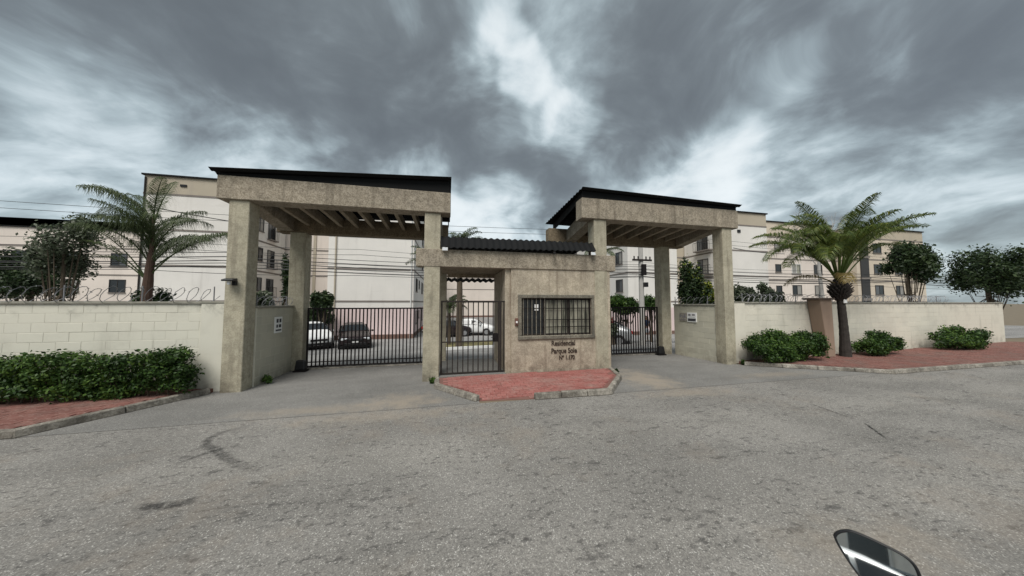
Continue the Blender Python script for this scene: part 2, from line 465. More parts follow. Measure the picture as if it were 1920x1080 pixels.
M['car_silver'] = simple("silver_car_paint", (0.45, 0.46, 0.47), 0.3, 0.5, 0.04, 2, 0.5)
M['tyre'] = simple("tyre_rubber", (0.018, 0.018, 0.018), 0.85)
M['rim'] = simple("alloy_rim", (0.45, 0.45, 0.46), 0.35, 0.8)
M['lamp_glass'] = simple("headlamp_glass", (0.6, 0.62, 0.64), 0.1, 0.1)
M['tail'] = simple("red_lamp", (0.35, 0.015, 0.012), 0.2)
M['skin'] = simple("skin", (0.33, 0.20, 0.14), 0.55)
M['hair'] = simple("dark_hair", (0.015, 0.012, 0.010), 0.6)
M['shirt'] = simple("navy_shirt", (0.03, 0.05, 0.11), 0.85)
M['shorts'] = simple("white_shorts", (0.62, 0.64, 0.68), 0.85)
M['mirror'] = simple("mirror_glass", (0.85, 0.88, 0.88), 0.02, 1.0, 0.01)
M['chrome'] = simple("chrome", (0.75, 0.76, 0.76), 0.12, 1.0, 0.03)


def painted_reflection_glass():
    t = NT("glass_painted_reflection")
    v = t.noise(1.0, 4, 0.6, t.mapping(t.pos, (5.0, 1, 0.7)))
    col = t.mix(t.rng(v, 0.36, 0.62), (0.055, 0.058, 0.045), (0.33, 0.315, 0.25))  # pale streaks in the base colour imitate a bright reflection
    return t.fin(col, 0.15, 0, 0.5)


M['pane_pale'] = painted_reflection_glass()
M['pane_curtain'] = simple('curtained_glass', (0.26, 0.25, 0.23), .3, 0, .25, 3)
M['pane_mid'] = simple('grey_glass', (0.09, 0.095, 0.10), .15, 0, .3, 2, .6)


def paver_mat(name, c1, c2, c3):
    t = NT(name)
    at = t.n.new("ShaderNodeAttribute"); at.attribute_name = "leaf_tone"
    col = t.mix(at.outputs["Fac"], c1, c2)
    col = t.mix(t.rng(t.noise(1.6, 6, 0.65), 0.42, 0.72, 0, 0.75), col, c3)
    col = t.mix(t.rng(t.noise(24, 3, 0.7), 0.5, 0.72, 0, 0.4), col, (0.42, 0.33, 0.28))
    col = t.mix(t.rng(t.noise(3.4, 6, 0.72, dist=.4), 0.54, 0.72, 0, 0.55), col, (0.10, 0.075, 0.06))
    t.bump(t.noise(70, 3), 0.4, 0.004)
    return t.fin(col, 0.88, 0, 0.25)


M['paver_bed'] = simple("red_paver_bedding", (0.17, 0.085, 0.07), 0.95, 0, 0.3, 5)
M['paver'] = paver_mat("red_paver", (0.235, 0.080, 0.070), (0.30, 0.115, 0.10), (0.29, 0.185, 0.16))
M['paver_dull'] = paver_mat("dull_red_paver", (0.155, 0.066, 0.055), (0.21, 0.095, 0.077), (0.14, 0.10, 0.085))


def set_tone(me, vals):
    a = me.attributes.new("leaf_tone", 'FLOAT', 'FACE')
    a.data.foreach_set("value", np.asarray(vals, dtype=np.float32))


# ------------------------------------------------------------------ terrain
def gz(y):                      # the yard behind the gates falls away gently
    if y <= 10.2: return 0.0
    if y <= 19.0: return -0.78 * ((y - 10.2) / 8.8)
    if y <= 25.0: return -0.78 - 0.22 * (y - 19.0) / 6.0
    return -1.0


def sheet(name, m, xs, ys, dz, kind='structure'):
    b = MB()
    vs = [(x, y, gz(y) + dz) for y in ys for x in xs]
    n = len(xs)
    fs = [(j * n + i, j * n + i + 1, (j + 1) * n + i + 1, (j + 1) * n + i) for j in range(len(ys) - 1) for i in range(n - 1)]
    b.add(vs, fs)
    return tag(b.build(name, m), kind=kind)


YS = [9.9, 10.2, 12, 14, 16, 19, 22, 25, 30, 40, 60, 100]
sheet("ground", M['ground'], [-1500, -100, 0, 100, 1500], [-1500, -100, 0] + YS + [300, 1500], -0.012)
sheet("road", M['road'], [-90, 0, 120], [-40, 0, 5.78], 0.0)
DL = MB().add([(-5.05, 7.63, .004), (-5.62, 6.64, .004), (-6.12, 5.78, .004), (-0.1, 5.78, .004), (0.62, 5.78, .004), (0.62, 5.95, .004), (-0.15, 6.98, .004), (-0.22, 7.6, .004), (-0.22, 9.9, .004), (-5.05, 9.9, .004)],
              [tuple(range(10))]).build("driveway_left", M['drive'])
tag(DL, kind='structure')
DR = MB().add([(4.5, 7.6, .004), (4.22, 6.76, .004), (3.4, 5.78, .004), (12.0, 5.78, .004), (9.97, 6.85, .004), (9.1, 7.45, .004), (9.1, 9.9, .004), (4.5, 9.9, .004)],
              [tuple(range(8))]).build("driveway_right", M['drive'])
tag(DR, kind='structure')
sheet("yard_road", M['yard'], [-60, 0, 70], YS, 0.004)

# gate threshold strips (pale concrete runner under the sliding gates)
for nm, x0, x1 in (("gate_track", -4.14, -0.45), ("gate_track", 4.7, 7.95)):
    tag(MB().box(x0, x1, 9.72, 9.95, 0.0, 0.03).build(nm, M['kerb'], bevel=0.006), kind='structure')


# ------------------------------------------------------------------ pavements: pavers + kerb stones
def inside(p, poly):
    c = False; n = len(poly)
    for i in range(n):
        x1, y1 = poly[i]; x2, y2 = poly[(i + 1) % n]
        if (y1 > p[1]) != (y2 > p[1]) and p[0] < (x2 - x1) * (p[1] - y1) / (y2 - y1) + x1: c = not c
    return c


def pavement(name, poly, zfun, m, ang=0.0, core_drop=0.014):
    core = MB()
    n = len(poly)
    core.add([(x, y, zfun(x, y) - core_drop) for x, y in poly] + [(x, y, -0.03) for x, y in poly],
             [tuple(range(n))] + [((i + 1) % n, i, n + i, n + (i + 1) % n) for i in range(n)])
    base = tag(core.build(name, M['paver_bed']), kind='structure')
    b = MB(); tones = []
    ca, sa = math.cos(ang), math.sin(ang)
    xs = [x * ca + y * sa for x, y in poly]; ys = [-x * sa + y * ca for x, y in poly]
    L, W, g = 0.215, 0.108, 0.007
    j = 0; v = min(ys)
    while v < max(ys):
        u = min(xs) - (0.5 * L if j % 2 else 0)
        while u < max(xs):
            q = [(u + g / 2, v + g / 2), (u + L - g / 2, v + g / 2), (u + L - g / 2, v + W - g / 2), (u + g / 2, v + W - g / 2)]
            w = [(a * ca - c * sa, a * sa + c * ca) for a, c in q]
            if all(inside(p, poly) for p in w):
                dz = random.uniform(-0.003, 0.003)
                b.add([(x, y, zfun(x, y) - 0.05) for x, y in w] + [(x, y, zfun(x, y) + dz) for x, y in w],
                      [(4, 5, 6, 7), (0, 1, 5, 4), (1, 2, 6, 5), (2, 3, 7, 6), (3, 0, 4, 7)])
                tones += [random.random()] * 5
            u += L
        v += W; j += 1
    p = b.build("pavers", m, base)
    set_tone(p.data, tones)
    p["kind"] = "stuff"
    return base


def kerb_stones(parent, pts, w=0.13, h=0.13, stone=0.62):
    """kerb stones laid along a polyline, each one an object"""
    for (x0, y0), (x1, y1) in zip(pts[:-1], pts[1:]):
        d = Vector((x1 - x0, y1 - y0, 0)); L = d.length; d.normalize()
        nrm = Vector((-d.y, d.x, 0))
        k = max(1, round(L / stone)); s = L / k
        for i in range(k):
            a = Vector((x0, y0, 0)) + d * (i * s + 0.006); c = Vector((x0, y0, 0)) + d * ((i + 1) * s - 0.006)
            hh = h + random.uniform(-0.008, 0.006); o = random.uniform(-0.006, 0.006)
            n0, n1 = nrm * o, nrm * (w + o)
            b = MB().hexa([a + n0, c + n0, c + n1, a + n1], [a + n0 * 1 + Vector((0, 0, hh)) + nrm * 0.02, c + n0 + Vector((0, 0, hh)) + nrm * 0.02, c + n1 + Vector((0, 0, hh)), a + n1 + Vector((0, 0, hh))])
            b.build("kerb_stone", M['kerb'], parent, bevel=0.014)


ISL = [(-0.21, 7.6), (-0.21, 6.99), (0.60, 5.93), (1.74, 5.82), (3.43, 5.80), (4.25, 6.76), (4.55, 7.6)]


def z_isl(x, y):
    # a dropped ramp towards the road between the two kerbs
    f = 0.0
    if -0.1 < x < 2.3:
        fx = max(0.0, 1 - max(0, abs(x - 1.17) - 0.62) / 0.5)
        f = fx * max(0.0, min(1.0, (6.75 - y) / 0.85))
    return 0.11 - 0.10 * f


isl = pavement("island_pavement", ISL, z_isl, M['paver'], rad(2))
kerb_stones(isl, [(-0.34, 7.58), (-0.31, 6.95), (0.55, 5.86)], h=0.115, stone=0.7)
kerb_stones(isl, [(1.74, 5.72), (3.47, 5.69), (4.38, 6.74), (4.62, 7.56)], h=0.125)
LPAV = [(-5.05, 7.75), (-5.14, 7.56), (-5.68, 6.60), (-6.2, 5.85), (-30, 5.85), (-30, 7.75)]
lp = pavement("left_pavement", [(-5.05, 7.75), (-5.14, 7.56), (-5.72, 6.60), (-6.25, 5.9), (-13, 5.9), (-13, 7.75)], lambda x, y: 0.10, M['paver_dull'])
kerb_stones(lp, [(-13.0, 5.74), (-6.15, 5.74), (-5.60, 6.62), (-5.0, 7.62)], h=0.12, stone=0.9)
RPAV = [(9.25, 7.75), (9.3, 7.48), (10.02, 7.02), (12.15, 5.78), (27, 5.78), (27, 8.7)]
rp = pavement("right_pavement", RPAV, lambda x, y: 0.09, M['paver_dull'])
kerb_stones(rp, [(9.14, 7.42), (9.93, 6.90), (12.08, 5.62), (27, 5.62)], h=0.11, stone=0.9)

# tyre marks and cracks drawn on the road
def ribbon(name, pts, w, m, z=0.004):
    """a worn mark lying on the road; the vertex attribute says how much rubber or dirt is left, fading out to its edges"""
    pts = [Vector((x, y, z)) for x, y in pts]
    vs = []; fs = []; al = []
    n = len(pts)
    for i, p in enumerate(pts):
        t = (pts[min(i + 1, n - 1)] - pts[max(i - 1, 0)]).normalized(); nn = Vector((-t.y, t.x, 0))
        e = min(1, 4.0 * min(i, n - 1 - i) / n)
        ww = w * random.uniform(0.85, 1.15)
        for k, a in ((-1, 0), (-.4, 1), (.4, 1), (1, 0)): vs.append(p + nn * ww * .5 * k); al.append(a * e)
    for i in range(n - 1):
        for k in range(3): fs.append((4 * i + k, 4 * i + 4 + k, 4 * i + 5 + k, 4 * i + 1 + k))
    o = MB().add(vs, fs).build(name, m)
    at = o.data.attributes.new("wear", 'FLOAT', 'POINT'); at.data.foreach_set("value", np.array(al, dtype=np.float32))
    return tag(o, kind='structure')


def spline(pts, k=8):
    out = []
    P = [pts[0]] + list(pts) + [pts[-1]]
    for i in range(1, len(P) - 2):
        for s in range(k):
            t = s / k
            out.append(tuple(0.5 * ((2 * P[i][a]) + (-P[i - 1][a] + P[i + 1][a]) * t + (2 * P[i - 1][a] - 5 * P[i][a] + 4 * P[i + 1][a] - P[i + 2][a]) * t * t + (-P[i - 1][a] + 3 * P[i][a] - 3 * P[i + 1][a] + P[i + 2][a]) * t ** 3) for a in range(len(pts[0]))))
    out.append(tuple(pts[-1])); return out


def mark_mat(name, c, a):
    t = NT(name)
    t.fin(c, 0.85, 0, 0.2)
    at = t.n.new("ShaderNodeAttribute"); at.attribute_name = "wear"
    al = t.math('MULTIPLY', t.rng(t.noise(13, 6, 0.75), 0.34, 0.64, 0.1, a), at.outputs["Fac"])
    t.l.new(al, t.b.inputs["Alpha"])
    return t.m


M['tyremark'] = mark_mat("rubber_mark", (0.055, 0.053, 0.052), 0.5)
M['crack'] = mark_mat("crack_dark", (0.03, 0.028, 0.027), 0.85)
M['oil'] = mark_mat("oil_stain", (0.05, 0.048, 0.047), 0.7)
ribbon("tyre_mark", spline([(-3.04, 5.62), (-3.36, 5.27), (-3.28, 4.95), (-3.01, 4.72), (-2.55, 4.31), (-2.1, 4.01)]), 0.15, M['tyremark'])
ribbon("tyre_mark", spline([(-2.92, 4.82), (-3.12, 4.6), (-3.25, 4.42)]), 0.10, M['tyremark'])
ribbon("road_crack", spline([(6.95, 4.42), (6.82, 3.95), (6.76, 3.66)]), 0.035, M['crack'])
ribbon("road_crack", spline([(6.72, 3.52), (6.45, 3.25), (6.2, 3.0)]), 0.045, M['crack'])
ribbon("oil_stain", spline([(-2.95, 3.62), (-2.66, 3.56), (-2.4, 3.6)]), 0.15, M['oil'])

# loose stones and grit on the road
b = MB(); tones = []
for i in range(2600):
    d = random.uniform(1.5, 5.6); x = random.uniform(-5, 8) * (0.4 + d / 6); y = d
    if random.random() < 0.35: y = 5.6 - abs(random.gauss(0, 0.12)) ; x = random.uniform(-5.5, 11)
    r = random.uniform(0.002, 0.0055) if random.random() < 0.93 else random.uniform(0.006, 0.011)
    a = random.random() * 6.28
    vs = [(x + r * math.cos(a + k * 2.09) * random.uniform(.7, 1.2), y + r * math.sin(a + k * 2.09) * random.uniform(.7, 1.2), 0.001) for k in range(3)] + [(x, y, r * random.uniform(.7, 1.1))]
    b.add(vs, [(0, 1, 3), (1, 2, 3), (2, 0, 3)])
o = b.build("grit", simple("grit_stone", (0.33, 0.31, 0.28), 0.9, 0, 0.6, 40)); tag(o, "loose grit and small stones scattered over the worn road", "grit", kind='stuff')


# ------------------------------------------------------------------ block walls
def block_mesh(name, L, Hh, T, m):
    c = 0.005
    # front (towards -y) face with chamfered arrises
    vs = [(0, 0.05, 0), (L, 0.05, 0), (L, 0.05, Hh), (0, 0.05, Hh), (0, c, 0), (L, c, 0), (L, c, Hh), (0, c, Hh),
          (c, 0, c), (L - c, 0, c), (L - c, 0, Hh - c), (c, 0, Hh - c)]
    fs = [(8, 9, 10, 11), (4, 5, 9, 8), (5, 6, 10, 9), (6, 7, 11, 10), (7, 4, 8, 11), (0, 1, 5, 4), (1, 2, 6, 5), (2, 3, 7, 6), (3, 0, 4, 7)]
    me = bpy.data.meshes.new(name); me.from_pydata(vs, [], fs); me.materials.append(m)
    return me


def block_wall(label, p0, p1, z0, top, m, thick=0.15, pilaster=None, limit=300):
    """a wall of painted concrete blocks seen from its right-hand side when walking p0 -> p1 (front = -normal)"""
    p0 = Vector((p0[0], p0[1], 0)); p1 = Vector((p1[0], p1[1], 0))
    d = (p1 - p0); L = d.length; d.normalize(); ang = math.atan2(d.y, d.x)
    root = thing("block_wall", p0, label, "wall", rz=ang)
    BH, BL, g = 0.195, 0.40, 0.004
    rows = round((top - 0.05 - z0) / BH); BH = (top - 0.05 - z0) / rows
    MB().box(0, L, 0.004, thick, z0 - 0.1, top - 0.052).build("wall_core", M['joint'], root, local=True)
    MB().box(-0.02, L + 0.02, -0.035, thick + 0.03, top - 0.05, top).build("coping", M['coping'], root, bevel=0.008, local=True)
    full = block_mesh("block", BL - g, BH - g, thick, m)
    cache = {}
    todo = []
    for r in range(rows):
        x = -0.5 * BL if r % 2 else 0.0
        while x < L - 0.03:
            a = max(x, 0.0); c = min(x + BL, L)
            if c - a > 0.05: todo.append((a, c, r))
            x += BL
    todo.sort(key=lambda q: abs((p0 + d * q[0]).x))
    rest = MB()
    for i, (a, c, r) in enumerate(todo):
        w = round(c - a - g, 3)
        if i >= limit:
            rest.box(a + g / 2, c - g / 2, 0.0, 0.05, z0 + r * BH + g / 2, z0 + (r + 1) * BH - g / 2); continue
        me = full if abs(w - (BL - g)) < 0.004 else cache.get(w)
        if me is None: me = cache[w] = block_mesh("block", w, BH - g, thick, m)
        o = bpy.data.objects.new("block", me); COL.objects.link(o); o.parent = root
        o.location = (a + g / 2, random.uniform(-0.0025, 0.0025), z0 + r * BH + g / 2)
    if rest.v:
        o = rest.build("far_blocks", m, root, local=True); o["kind"] = "stuff"
    return root


block_wall("cream block wall behind the long dark hedge", (-16.0, 7.78), (-5.02, 7.78), 0.0, 2.0, M['block_l'])
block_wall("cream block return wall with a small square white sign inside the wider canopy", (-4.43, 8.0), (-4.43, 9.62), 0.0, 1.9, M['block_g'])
WR0, WR1 = (9.12, 7.76), (27.0, 8.83)
block_wall("pale cream block wall behind the palm and clipped bushes", WR0, WR1, 0.0, 2.0, M['block_r'])
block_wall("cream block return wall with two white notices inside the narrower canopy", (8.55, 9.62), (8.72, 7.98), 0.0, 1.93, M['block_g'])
# end pilaster of the left wall next to the canopy pillar
t = thing("wall_end_pier", (-4.95, 7.74, 0), "pale plastered pier closing the hedge wall beside the canopy pillar", "pier")
MB().box(-5.36, -4.90, 7.745, 7.95, 0, 1.96).build("shaft", M['block_l'], t, bevel=0.012)
MB().box(-5.38, -4.88, 7.735, 7.96, 1.96, 2.005).build("cap", M['coping'], t, bevel=0.008)
t = thing("wall_end_pier", (9.36, 7.70, 0), "pale plastered pier between narrower canopy and clipped bushes", "pier")
MB().box(9.12, 9.60, 7.70, 7.92, 0, 1.97).build("shaft", M['block_r'], t, bevel=0.012)
MB().box(9.11, 9.62, 7.69, 7.93, 1.97, 2.012).build("cap", M['coping'], t, bevel=0.008)


# ------------------------------------------------------------------ gate canopies
def corrugated(name, m, corners, n, amp, parent, thick=0.01):
    """sheet with corrugations running from front edge (FL-FR) to rear edge (RL-RR)"""
    FL, FR, RL, RR = [Vector(c) for c in corners]
    b = MB(); vs = []; fs = []
    N = n * 6
    for i in range(N + 1):
        t = i / N; z = amp * math.cos(2 * math.pi * i / 6)
        for e0, e1 in ((FL, FR), (RL, RR)):
            p = e0.lerp(e1, t); vs.append((p.x, p.y, p.z + z)); vs.append((p.x, p.y, p.z + z - thick))
    for i in range(N):
        a = 4 * i; c = 4 * (i + 1)
        fs += [(a, c, c + 2, a + 2), (a + 1, a + 3, c + 3, c + 1), (a, a + 1, c + 1, c), (a + 2, c + 2, c + 3, a + 3)]
    fs += [(0, 2, 3, 1), (4 * N, 4 * N + 1, 4 * N + 3, 4 * N + 2)]
    b.add(vs, fs)
    return b.build(name, m, parent)


def canopy(label, beam, fp, rp_, zb, zt, zrb, roof, joists, rear_ext):
    cx = (beam[0] + beam[1]) / 2
    t = thing("gate_canopy", (cx, 8.7, 0), label, "gate canopy")
    for (x0, x1) in fp:
        MB().box(x0, x1, 7.62, 8.0, -0.02, zb).build("pillar", M['stucco_pillar'], t, bevel=0.012)
    for (x0, x1) in rp_:
        MB().box(x0, x1, 9.62, 10.0, -0.02, zrb).build("rear_pillar", M['stucco_pillar'], t, bevel=0.012)
    MB().box(beam[0], beam[1], 7.57, 7.98, zb, zt).build("front_beam", M['stucco'], t, bevel=0.015)
    MB().box(rear_ext[0], rear_ext[1], 9.64, 9.98, zrb, zrb + 0.48).build("rear_beam", M['soffit_brown'], t, bevel=0.012)
    for (x0, x1) in ((fp[0][0], fp[0][1] - 0.03), (fp[1][0] + 0.03, fp[1][1])):
        MB().hexa([(x0, 7.98, zb + .02), (x1, 7.98, zb + .02), (x1, 9.64, zrb + .03), (x0, 9.64, zrb + .03)],
                  [(x0, 7.98, zt - .06), (x1, 7.98, zt - .06), (x1, 9.64, zrb + .44), (x0, 9.64, zrb + .44)]).build("side_beam", M['stucco'], t, bevel=0.01)
    xa, xb = fp[0][1], fp[1][0]
    for i in range(joists):
        x = xa + (xb - xa) * (i + 0.75) / (joists + 0.5)
        MB().hexa([(x - .05, 7.98, zb + .06), (x + .05, 7.98, zb + .06), (x + .05, 9.64, zrb + .22), (x - .05, 9.64, zrb + .22)],
                  [(x - .05, 7.98, zb + .34), (x + .05, 7.98, zb + .34), (x + .05, 9.64, zrb + .475), (x - .05, 9.64, zrb + .475)]).build("joist", M['soffit'], t, bevel=0.006)
    FL, FR, RL, RR = roof
    corrugated("roof_sheet", M['roof'], (FL, RL, FR, RR), 16, 0.018, t)
    # dark metal closure between beam and roof, front and outer ends
    y0, y1 = 7.60, 7.63
    MB().hexa([(beam[0] + .03, y0, zt), (beam[1] - .03, y0, zt), (beam[1] - .03, y1, zt), (beam[0] + .03, y1, zt)],
              [(beam[0] + .03, y0, FL[2] - .035), (beam[1] - .03, y0, FR[2] - .035), (beam[1] - .03, y1, FR[2] - .035), (beam[0] + .03, y1, FL[2] - .035)]).build("fascia", M['roof'], t)
    for x, zf, zr in ((beam[0] + .06, FL[2], RL[2]), (beam[1] - .06, FR[2], RR[2])):
        MB().hexa([(x - .015, 7.64, zt), (x + .015, 7.64, zt), (x + .015, 10.05, zrb + .5), (x - .015, 10.05, zrb + .5)],
                  [(x - .015, 7.64, zf - .05), (x + .015, 7.64, zf - .05), (x + .015, 10.05, zr - .03), (x - .015, 10.05, zr - .03)]).build("end_fascia", M['roof'], t)
    return t


canopy("wider stucco gate canopy with thick pillars standing over the driveway with parked cars",
       (-5.08, 0.03), [(-4.86, -4.46), (-0.62, -0.22)], [(-4.58, -4.16), (-0.46, -0.06)], 4.30, 4.84, 4.06,
       [(-5.17, 7.45, 4.93), (0.04, 7.45, 5.20), (-5.1, 10.25, 4.64), (0.02, 10.25, 4.80)], 8, (-4.95, -0.03))
canopy("narrower stucco gate canopy standing over the driveway beside the utility pole",
       (3.73, 9.30), [(4.13, 4.53), (8.70, 9.08)], [(3.62, 4.0), (8.02, 8.42)], 4.42, 5.02, 4.16,
       [(3.70, 7.45, 5.27), (9.34, 7.45, 5.16), (3.52, 10.25, 4.94), (9.2, 10.25, 4.84)], 7, (3.46, 9.1))

# ------------------------------------------------------------------ gatehouse
G = thing("gatehouse", (2.0, 8.6, 0), "flat fronted stucco gatehouse with barred window and dark corrugated roof edge", "gatehouse")
ZB, ZT = 2.90, 3.36
wx0, wx1, wz0, wz1 = 1.95, 4.02, 1.07, 2.10
fy0, fy1 = 7.64, 7.80
w = MB()
w.box(1.66, wx0, fy0, fy1, -0.02, ZB); w.box(wx1, 4.62, fy0, fy1, -0.02, ZB)
w.box(wx0, wx1, fy0, fy1, -0.02, wz0); w.box(wx0, wx1, fy0, fy1, wz1, ZB)
w.build("front_wall", M['stucco_gate'], G)
MB().box(1.50, 1.66, 7.70, 9.62, -0.02, ZB).build("passage_wall", M['stucco_gate'], G)
MB().box(4.46, 4.62, 7.80, 9.62, -0.02, ZB).build("side_wall", M['stucco_gate'], G)
MB().box(1.66, 4.46, 9.5, 9.62, -0.02, ZB).build("rear_wall", M['bld_cream'], G)
MB().box(-0.82, 4.80, 7.607, 7.86, ZB, ZT).build("lintel_beam", M['stucco'], G, bevel=0.014)
MB().box(-0.05, 1.50, 9.5, 9.62, 2.80, ZT - .2).build("rear_lintel", M['soffit'], G)
MB().box(-0.22, 4.6, 7.86, 9.7, ZB + .02, ZB + .12).build("ceiling_slab", M['soffit'], G)
MB().box(-0.21, 1.50, 7.55, 9.75, 0.0, 0.112).build("passage_floor", M['drive'], G)
corrugated("rear_roof_edge", M['roof'], [(-0.2, 9.65, 2.78), (1.55, 9.65, 2.78), (-0.2, 9.95, 2.70), (1.55, 9.95, 2.70)], 9, 0.025, G)
corrugated("roof_sheet", M['roof'], [(-0.21, 7.50, ZT + 0.03), (4.12, 7.50, ZT + 0.09), (-0.21, 7.74, ZT + 0.36), (4.12, 7.74, ZT + 0.38)], 26, 0.017, G)
corrugated("roof_rear_slope", M['roof'], [(-0.21, 7.745, ZT + 0.35), (4.12, 7.745, ZT + 0.37), (-0.21, 9.9, ZT + 0.12), (4.12, 9.9, ZT + 0.14)], 26, 0.017, G)
# window: moulded surround, two sashes, bars
W = MB()
W.box(1.84, 4.11, 7.612, 7.66, 2.10, 2.20); W.box(1.84, 4.11, 7.60, 7.66, 0.97, 1.07)
W.box(1.84, 1.95, 7.617, 7.66, 1.07, 2.10); W.box(4.02, 4.11, 7.617, 7.66, 1.07, 2.10)
win = W.build("window", M['moulding'], G, bevel=0.012)
fr = MB(); y0, y1 = 7.70, 7.74
for a, c in ((1.95, 2.0), (2.58, 2.66), (3.30, 3.36), (3.97, 4.02)): fr.box(a, c, y0, y1, 1.07, 2.10)
for a, c in ((2.0, 2.58), (2.66, 3.30), (3.36, 3.97)):
    fr.box(a, c, y0, y1, 1.07, 1.12); fr.box(a, c, y0, y1, 2.05, 2.10)
fr.build("sash_frame", M['steel_brown'], win)
MB().box(2.0, 2.58, 7.725, 7.731, 1.12, 2.05).build("dark_pane", M['glass_dark'], win)
MB().box(2.66, 3.30, 7.725, 7.731, 1.12, 2.05).build("pale_pane", M['pane_pale'], win)
MB().box(3.36, 3.97, 7.725, 7.731, 1.12, 2.05).build("pale_pane", M['pane_pale'], win)
for i in range(17):
    x = 2.0 + i * 0.1235
    MB().box(x - .009, x + .009, 7.655, 7.673, 1.07, 2.10).build("bar", M['moulding'] if i < 6 else M['steel'], win)
for z in (1.30, 1.50, 1.82):
    MB().box(1.95, 4.02, 7.676, 7.684, z - .011, z + .011).build("crossbar", M['steel'], win)
# lettering on the wall
def text(body, x, z, size, y=7.638, m=None, parent=None, name="lettering", ext=0.012, shear=0.0, sx=1.0, bold=0.004):
    cu = bpy.data.curves.new(name, 'FONT'); cu.body = body; cu.size = size; cu.align_x = 'CENTER'; cu.align_y = 'CENTER'
    cu.extrude = ext; cu.shear = shear; cu.offset = bold
    tmp = bpy.data.objects.new(name, cu); COL.objects.link(tmp)
    dg = bpy.context.evaluated_depsgraph_get(); dg.update()
    me = bpy.data.meshes.new_from_object(tmp.evaluated_get(dg)); me.name = name
    bpy.data.objects.remove(tmp); bpy.data.curves.remove(cu)
    me.materials.clear(); me.materials.append(m or M['letters'])
    o = mesh_obj(name, me, parent, (x, y, z), (math.pi / 2, 0, 0)); o.scale = (sx, 1, 1)
    return o


text("Residencial", 3.15, 0.845, 0.20, parent=G, sx=0.80)
text("Parque Sole", 3.17, 0.635, 0.20, parent=G, sx=0.80)
text("Nº 1.170", 3.25, 0.445, 0.165, parent=G, sx=0.78)

# things fixed to the gatehouse
t = thing("intercom", (1.80, 7.62, 1.46), "small brown intercom box left of the barred window", "intercom")
MB().box(1.755, 1.845, 7.59, 7.638, 1.36, 1.56).build("housing", M['intercom'], t, bevel=0.008)
MB().box(1.775, 1.825, 7.583, 7.589, 1.43, 1.48).build("speaker_grille", M['white'], t)
MB().box(1.785, 1.815, 7.582, 7.589, 1.385, 1.41).build("button", M['black'], t)
t = thing("paper_notice", (2.38, 7.70, 1.86), "white paper notice stuck inside the dark pane of the barred window", "notice")
MB().box(2.33, 2.44, 7.686, 7.690, 1.76, 1.93).build("sheet", M['white'], t)


def floodlight(x, z, label, y=7.61):
    t = thing("floodlight", (x, y, z), label, "floodlight", "small white floodlights on the lintel")
    MB().tube([(x, y, z + .05), (x, y - .07, z + .06)], 0.012, 6).build("arm", M['white'], t)
    MB().hexa([(x - .07, y - .13, z - .03), (x + .07, y - .13, z - .03), (x + .05, y - .05, z - .02), (x - .05, y - .05, z - .02)],
              [(x - .07, y - .11, z + .06), (x + .07, y - .11, z + .06), (x + .05, y - .05, z + .06), (x - .05, y - .05, z + .06)]).build("head", M['white'], t, bevel=0.006)
    MB().add([(x - .06, y - .133, z - .022), (x + .06, y - .133, z - .022), (x + .06, y - .116, z + .052), (x - .06, y - .116, z + .052)], [(0, 1, 2, 3)]).build("lens", M['lamp_glass'], t)


floodlight(-0.10, 3.33, "white floodlight on the lintel above the pedestrian gate")
floodlight(4.03, 3.36, "white floodlight on the lintel under the narrower canopy")
t = thing("security_camera", (2.86, 7.57, 3.38), "small grey security camera on the lintel above the window", "camera")
MB().tube([(2.86, 7.62, 3.35), (2.86, 7.50, 3.36)], 0.015, 6).build("bracket", M['steel_brown'], t)
MB().tube([(2.86, 7.52, 3.36), (2.80, 7.36, 3.33)], 0.038, 10).build("body", M['steel_brown'], t)
MB().tube([(2.80, 7.362, 3.33), (2.797, 7.350, 3.329)], 0.028, 10).build("lens", M['black'], t)
t = thing("wall_lamp", (-4.66, 7.60, 2.45), "black bulkhead lamp on the tall pillar next to the hedge wall", "lamp")
MB().box(-4.70, -4.62, 7.56, 7.618, 2.36, 2.48).build("bracket", M['black'], t, bevel=0.006)
MB().hexa([(-4.80, 7.40, 2.44), (-4.58, 7.40, 2.44), (-4.58, 7.56, 2.46), (-4.80, 7.56, 2.46)],
          [(-4.80, 7.40, 2.48), (-4.58, 7.40, 2.48), (-4.58, 7.56, 2.52), (-4.80, 7.56, 2.52)]).build("hood", M['black'], t, bevel=0.01)
MB().tube([(-4.69, 7.47, 2.44), (-4.69, 7.47, 2.37)], [0.04, 0.03], 8).build("bulb_glass", M['lamp_glass'], t)


# ------------------------------------------------------------------ gates
def bar_gate(label, x0, x1, y, z0, z1, n, m, bar=0.032, rails=(), group=None):
    t = thing("bar_gate", ((x0 + x1) / 2, y, z0), label, "gate", group)
    fr = 0.042
    MB().box(x0, x1, y - fr / 2, y + fr / 2, z1 - fr, z1).build("top_rail", m, t, bevel=0.004)
    MB().box(x0, x1, y - fr / 2, y + fr / 2, z0 + 0.02, z0 + 0.02 + fr).build("bottom_rail", m, t, bevel=0.004)
    for z in rails: MB().box(x0 + fr, x1 - fr, y - .012, y + .012, z - .014, z + .014).build("middle_rail", m, t)
    for x in (x0, x1 - fr): MB().box(x, x + fr, y - fr / 2 + .001, y + fr / 2 - .001, z0 + .06, z1 - fr).build("stile", m, t)
    h = (z1 - fr) - (z0 + .06)
    me = None
    for i in range(n):
        x = x0 + fr + (x1 - x0 - 2 * fr) * (i + 1) / (n + 1)
        if me is None:
            o = MB().box(x - bar / 2, x + bar / 2, y - bar / 2, y + bar / 2, z0 + .06, z1 - fr).build("bar", m, t); me = o.data; x_first = x
        else:
            o = bpy.data.objects.new("bar", me); COL.objects.link(o); o.parent = t; o.location = (x - x_first, 0, 0)
    return t


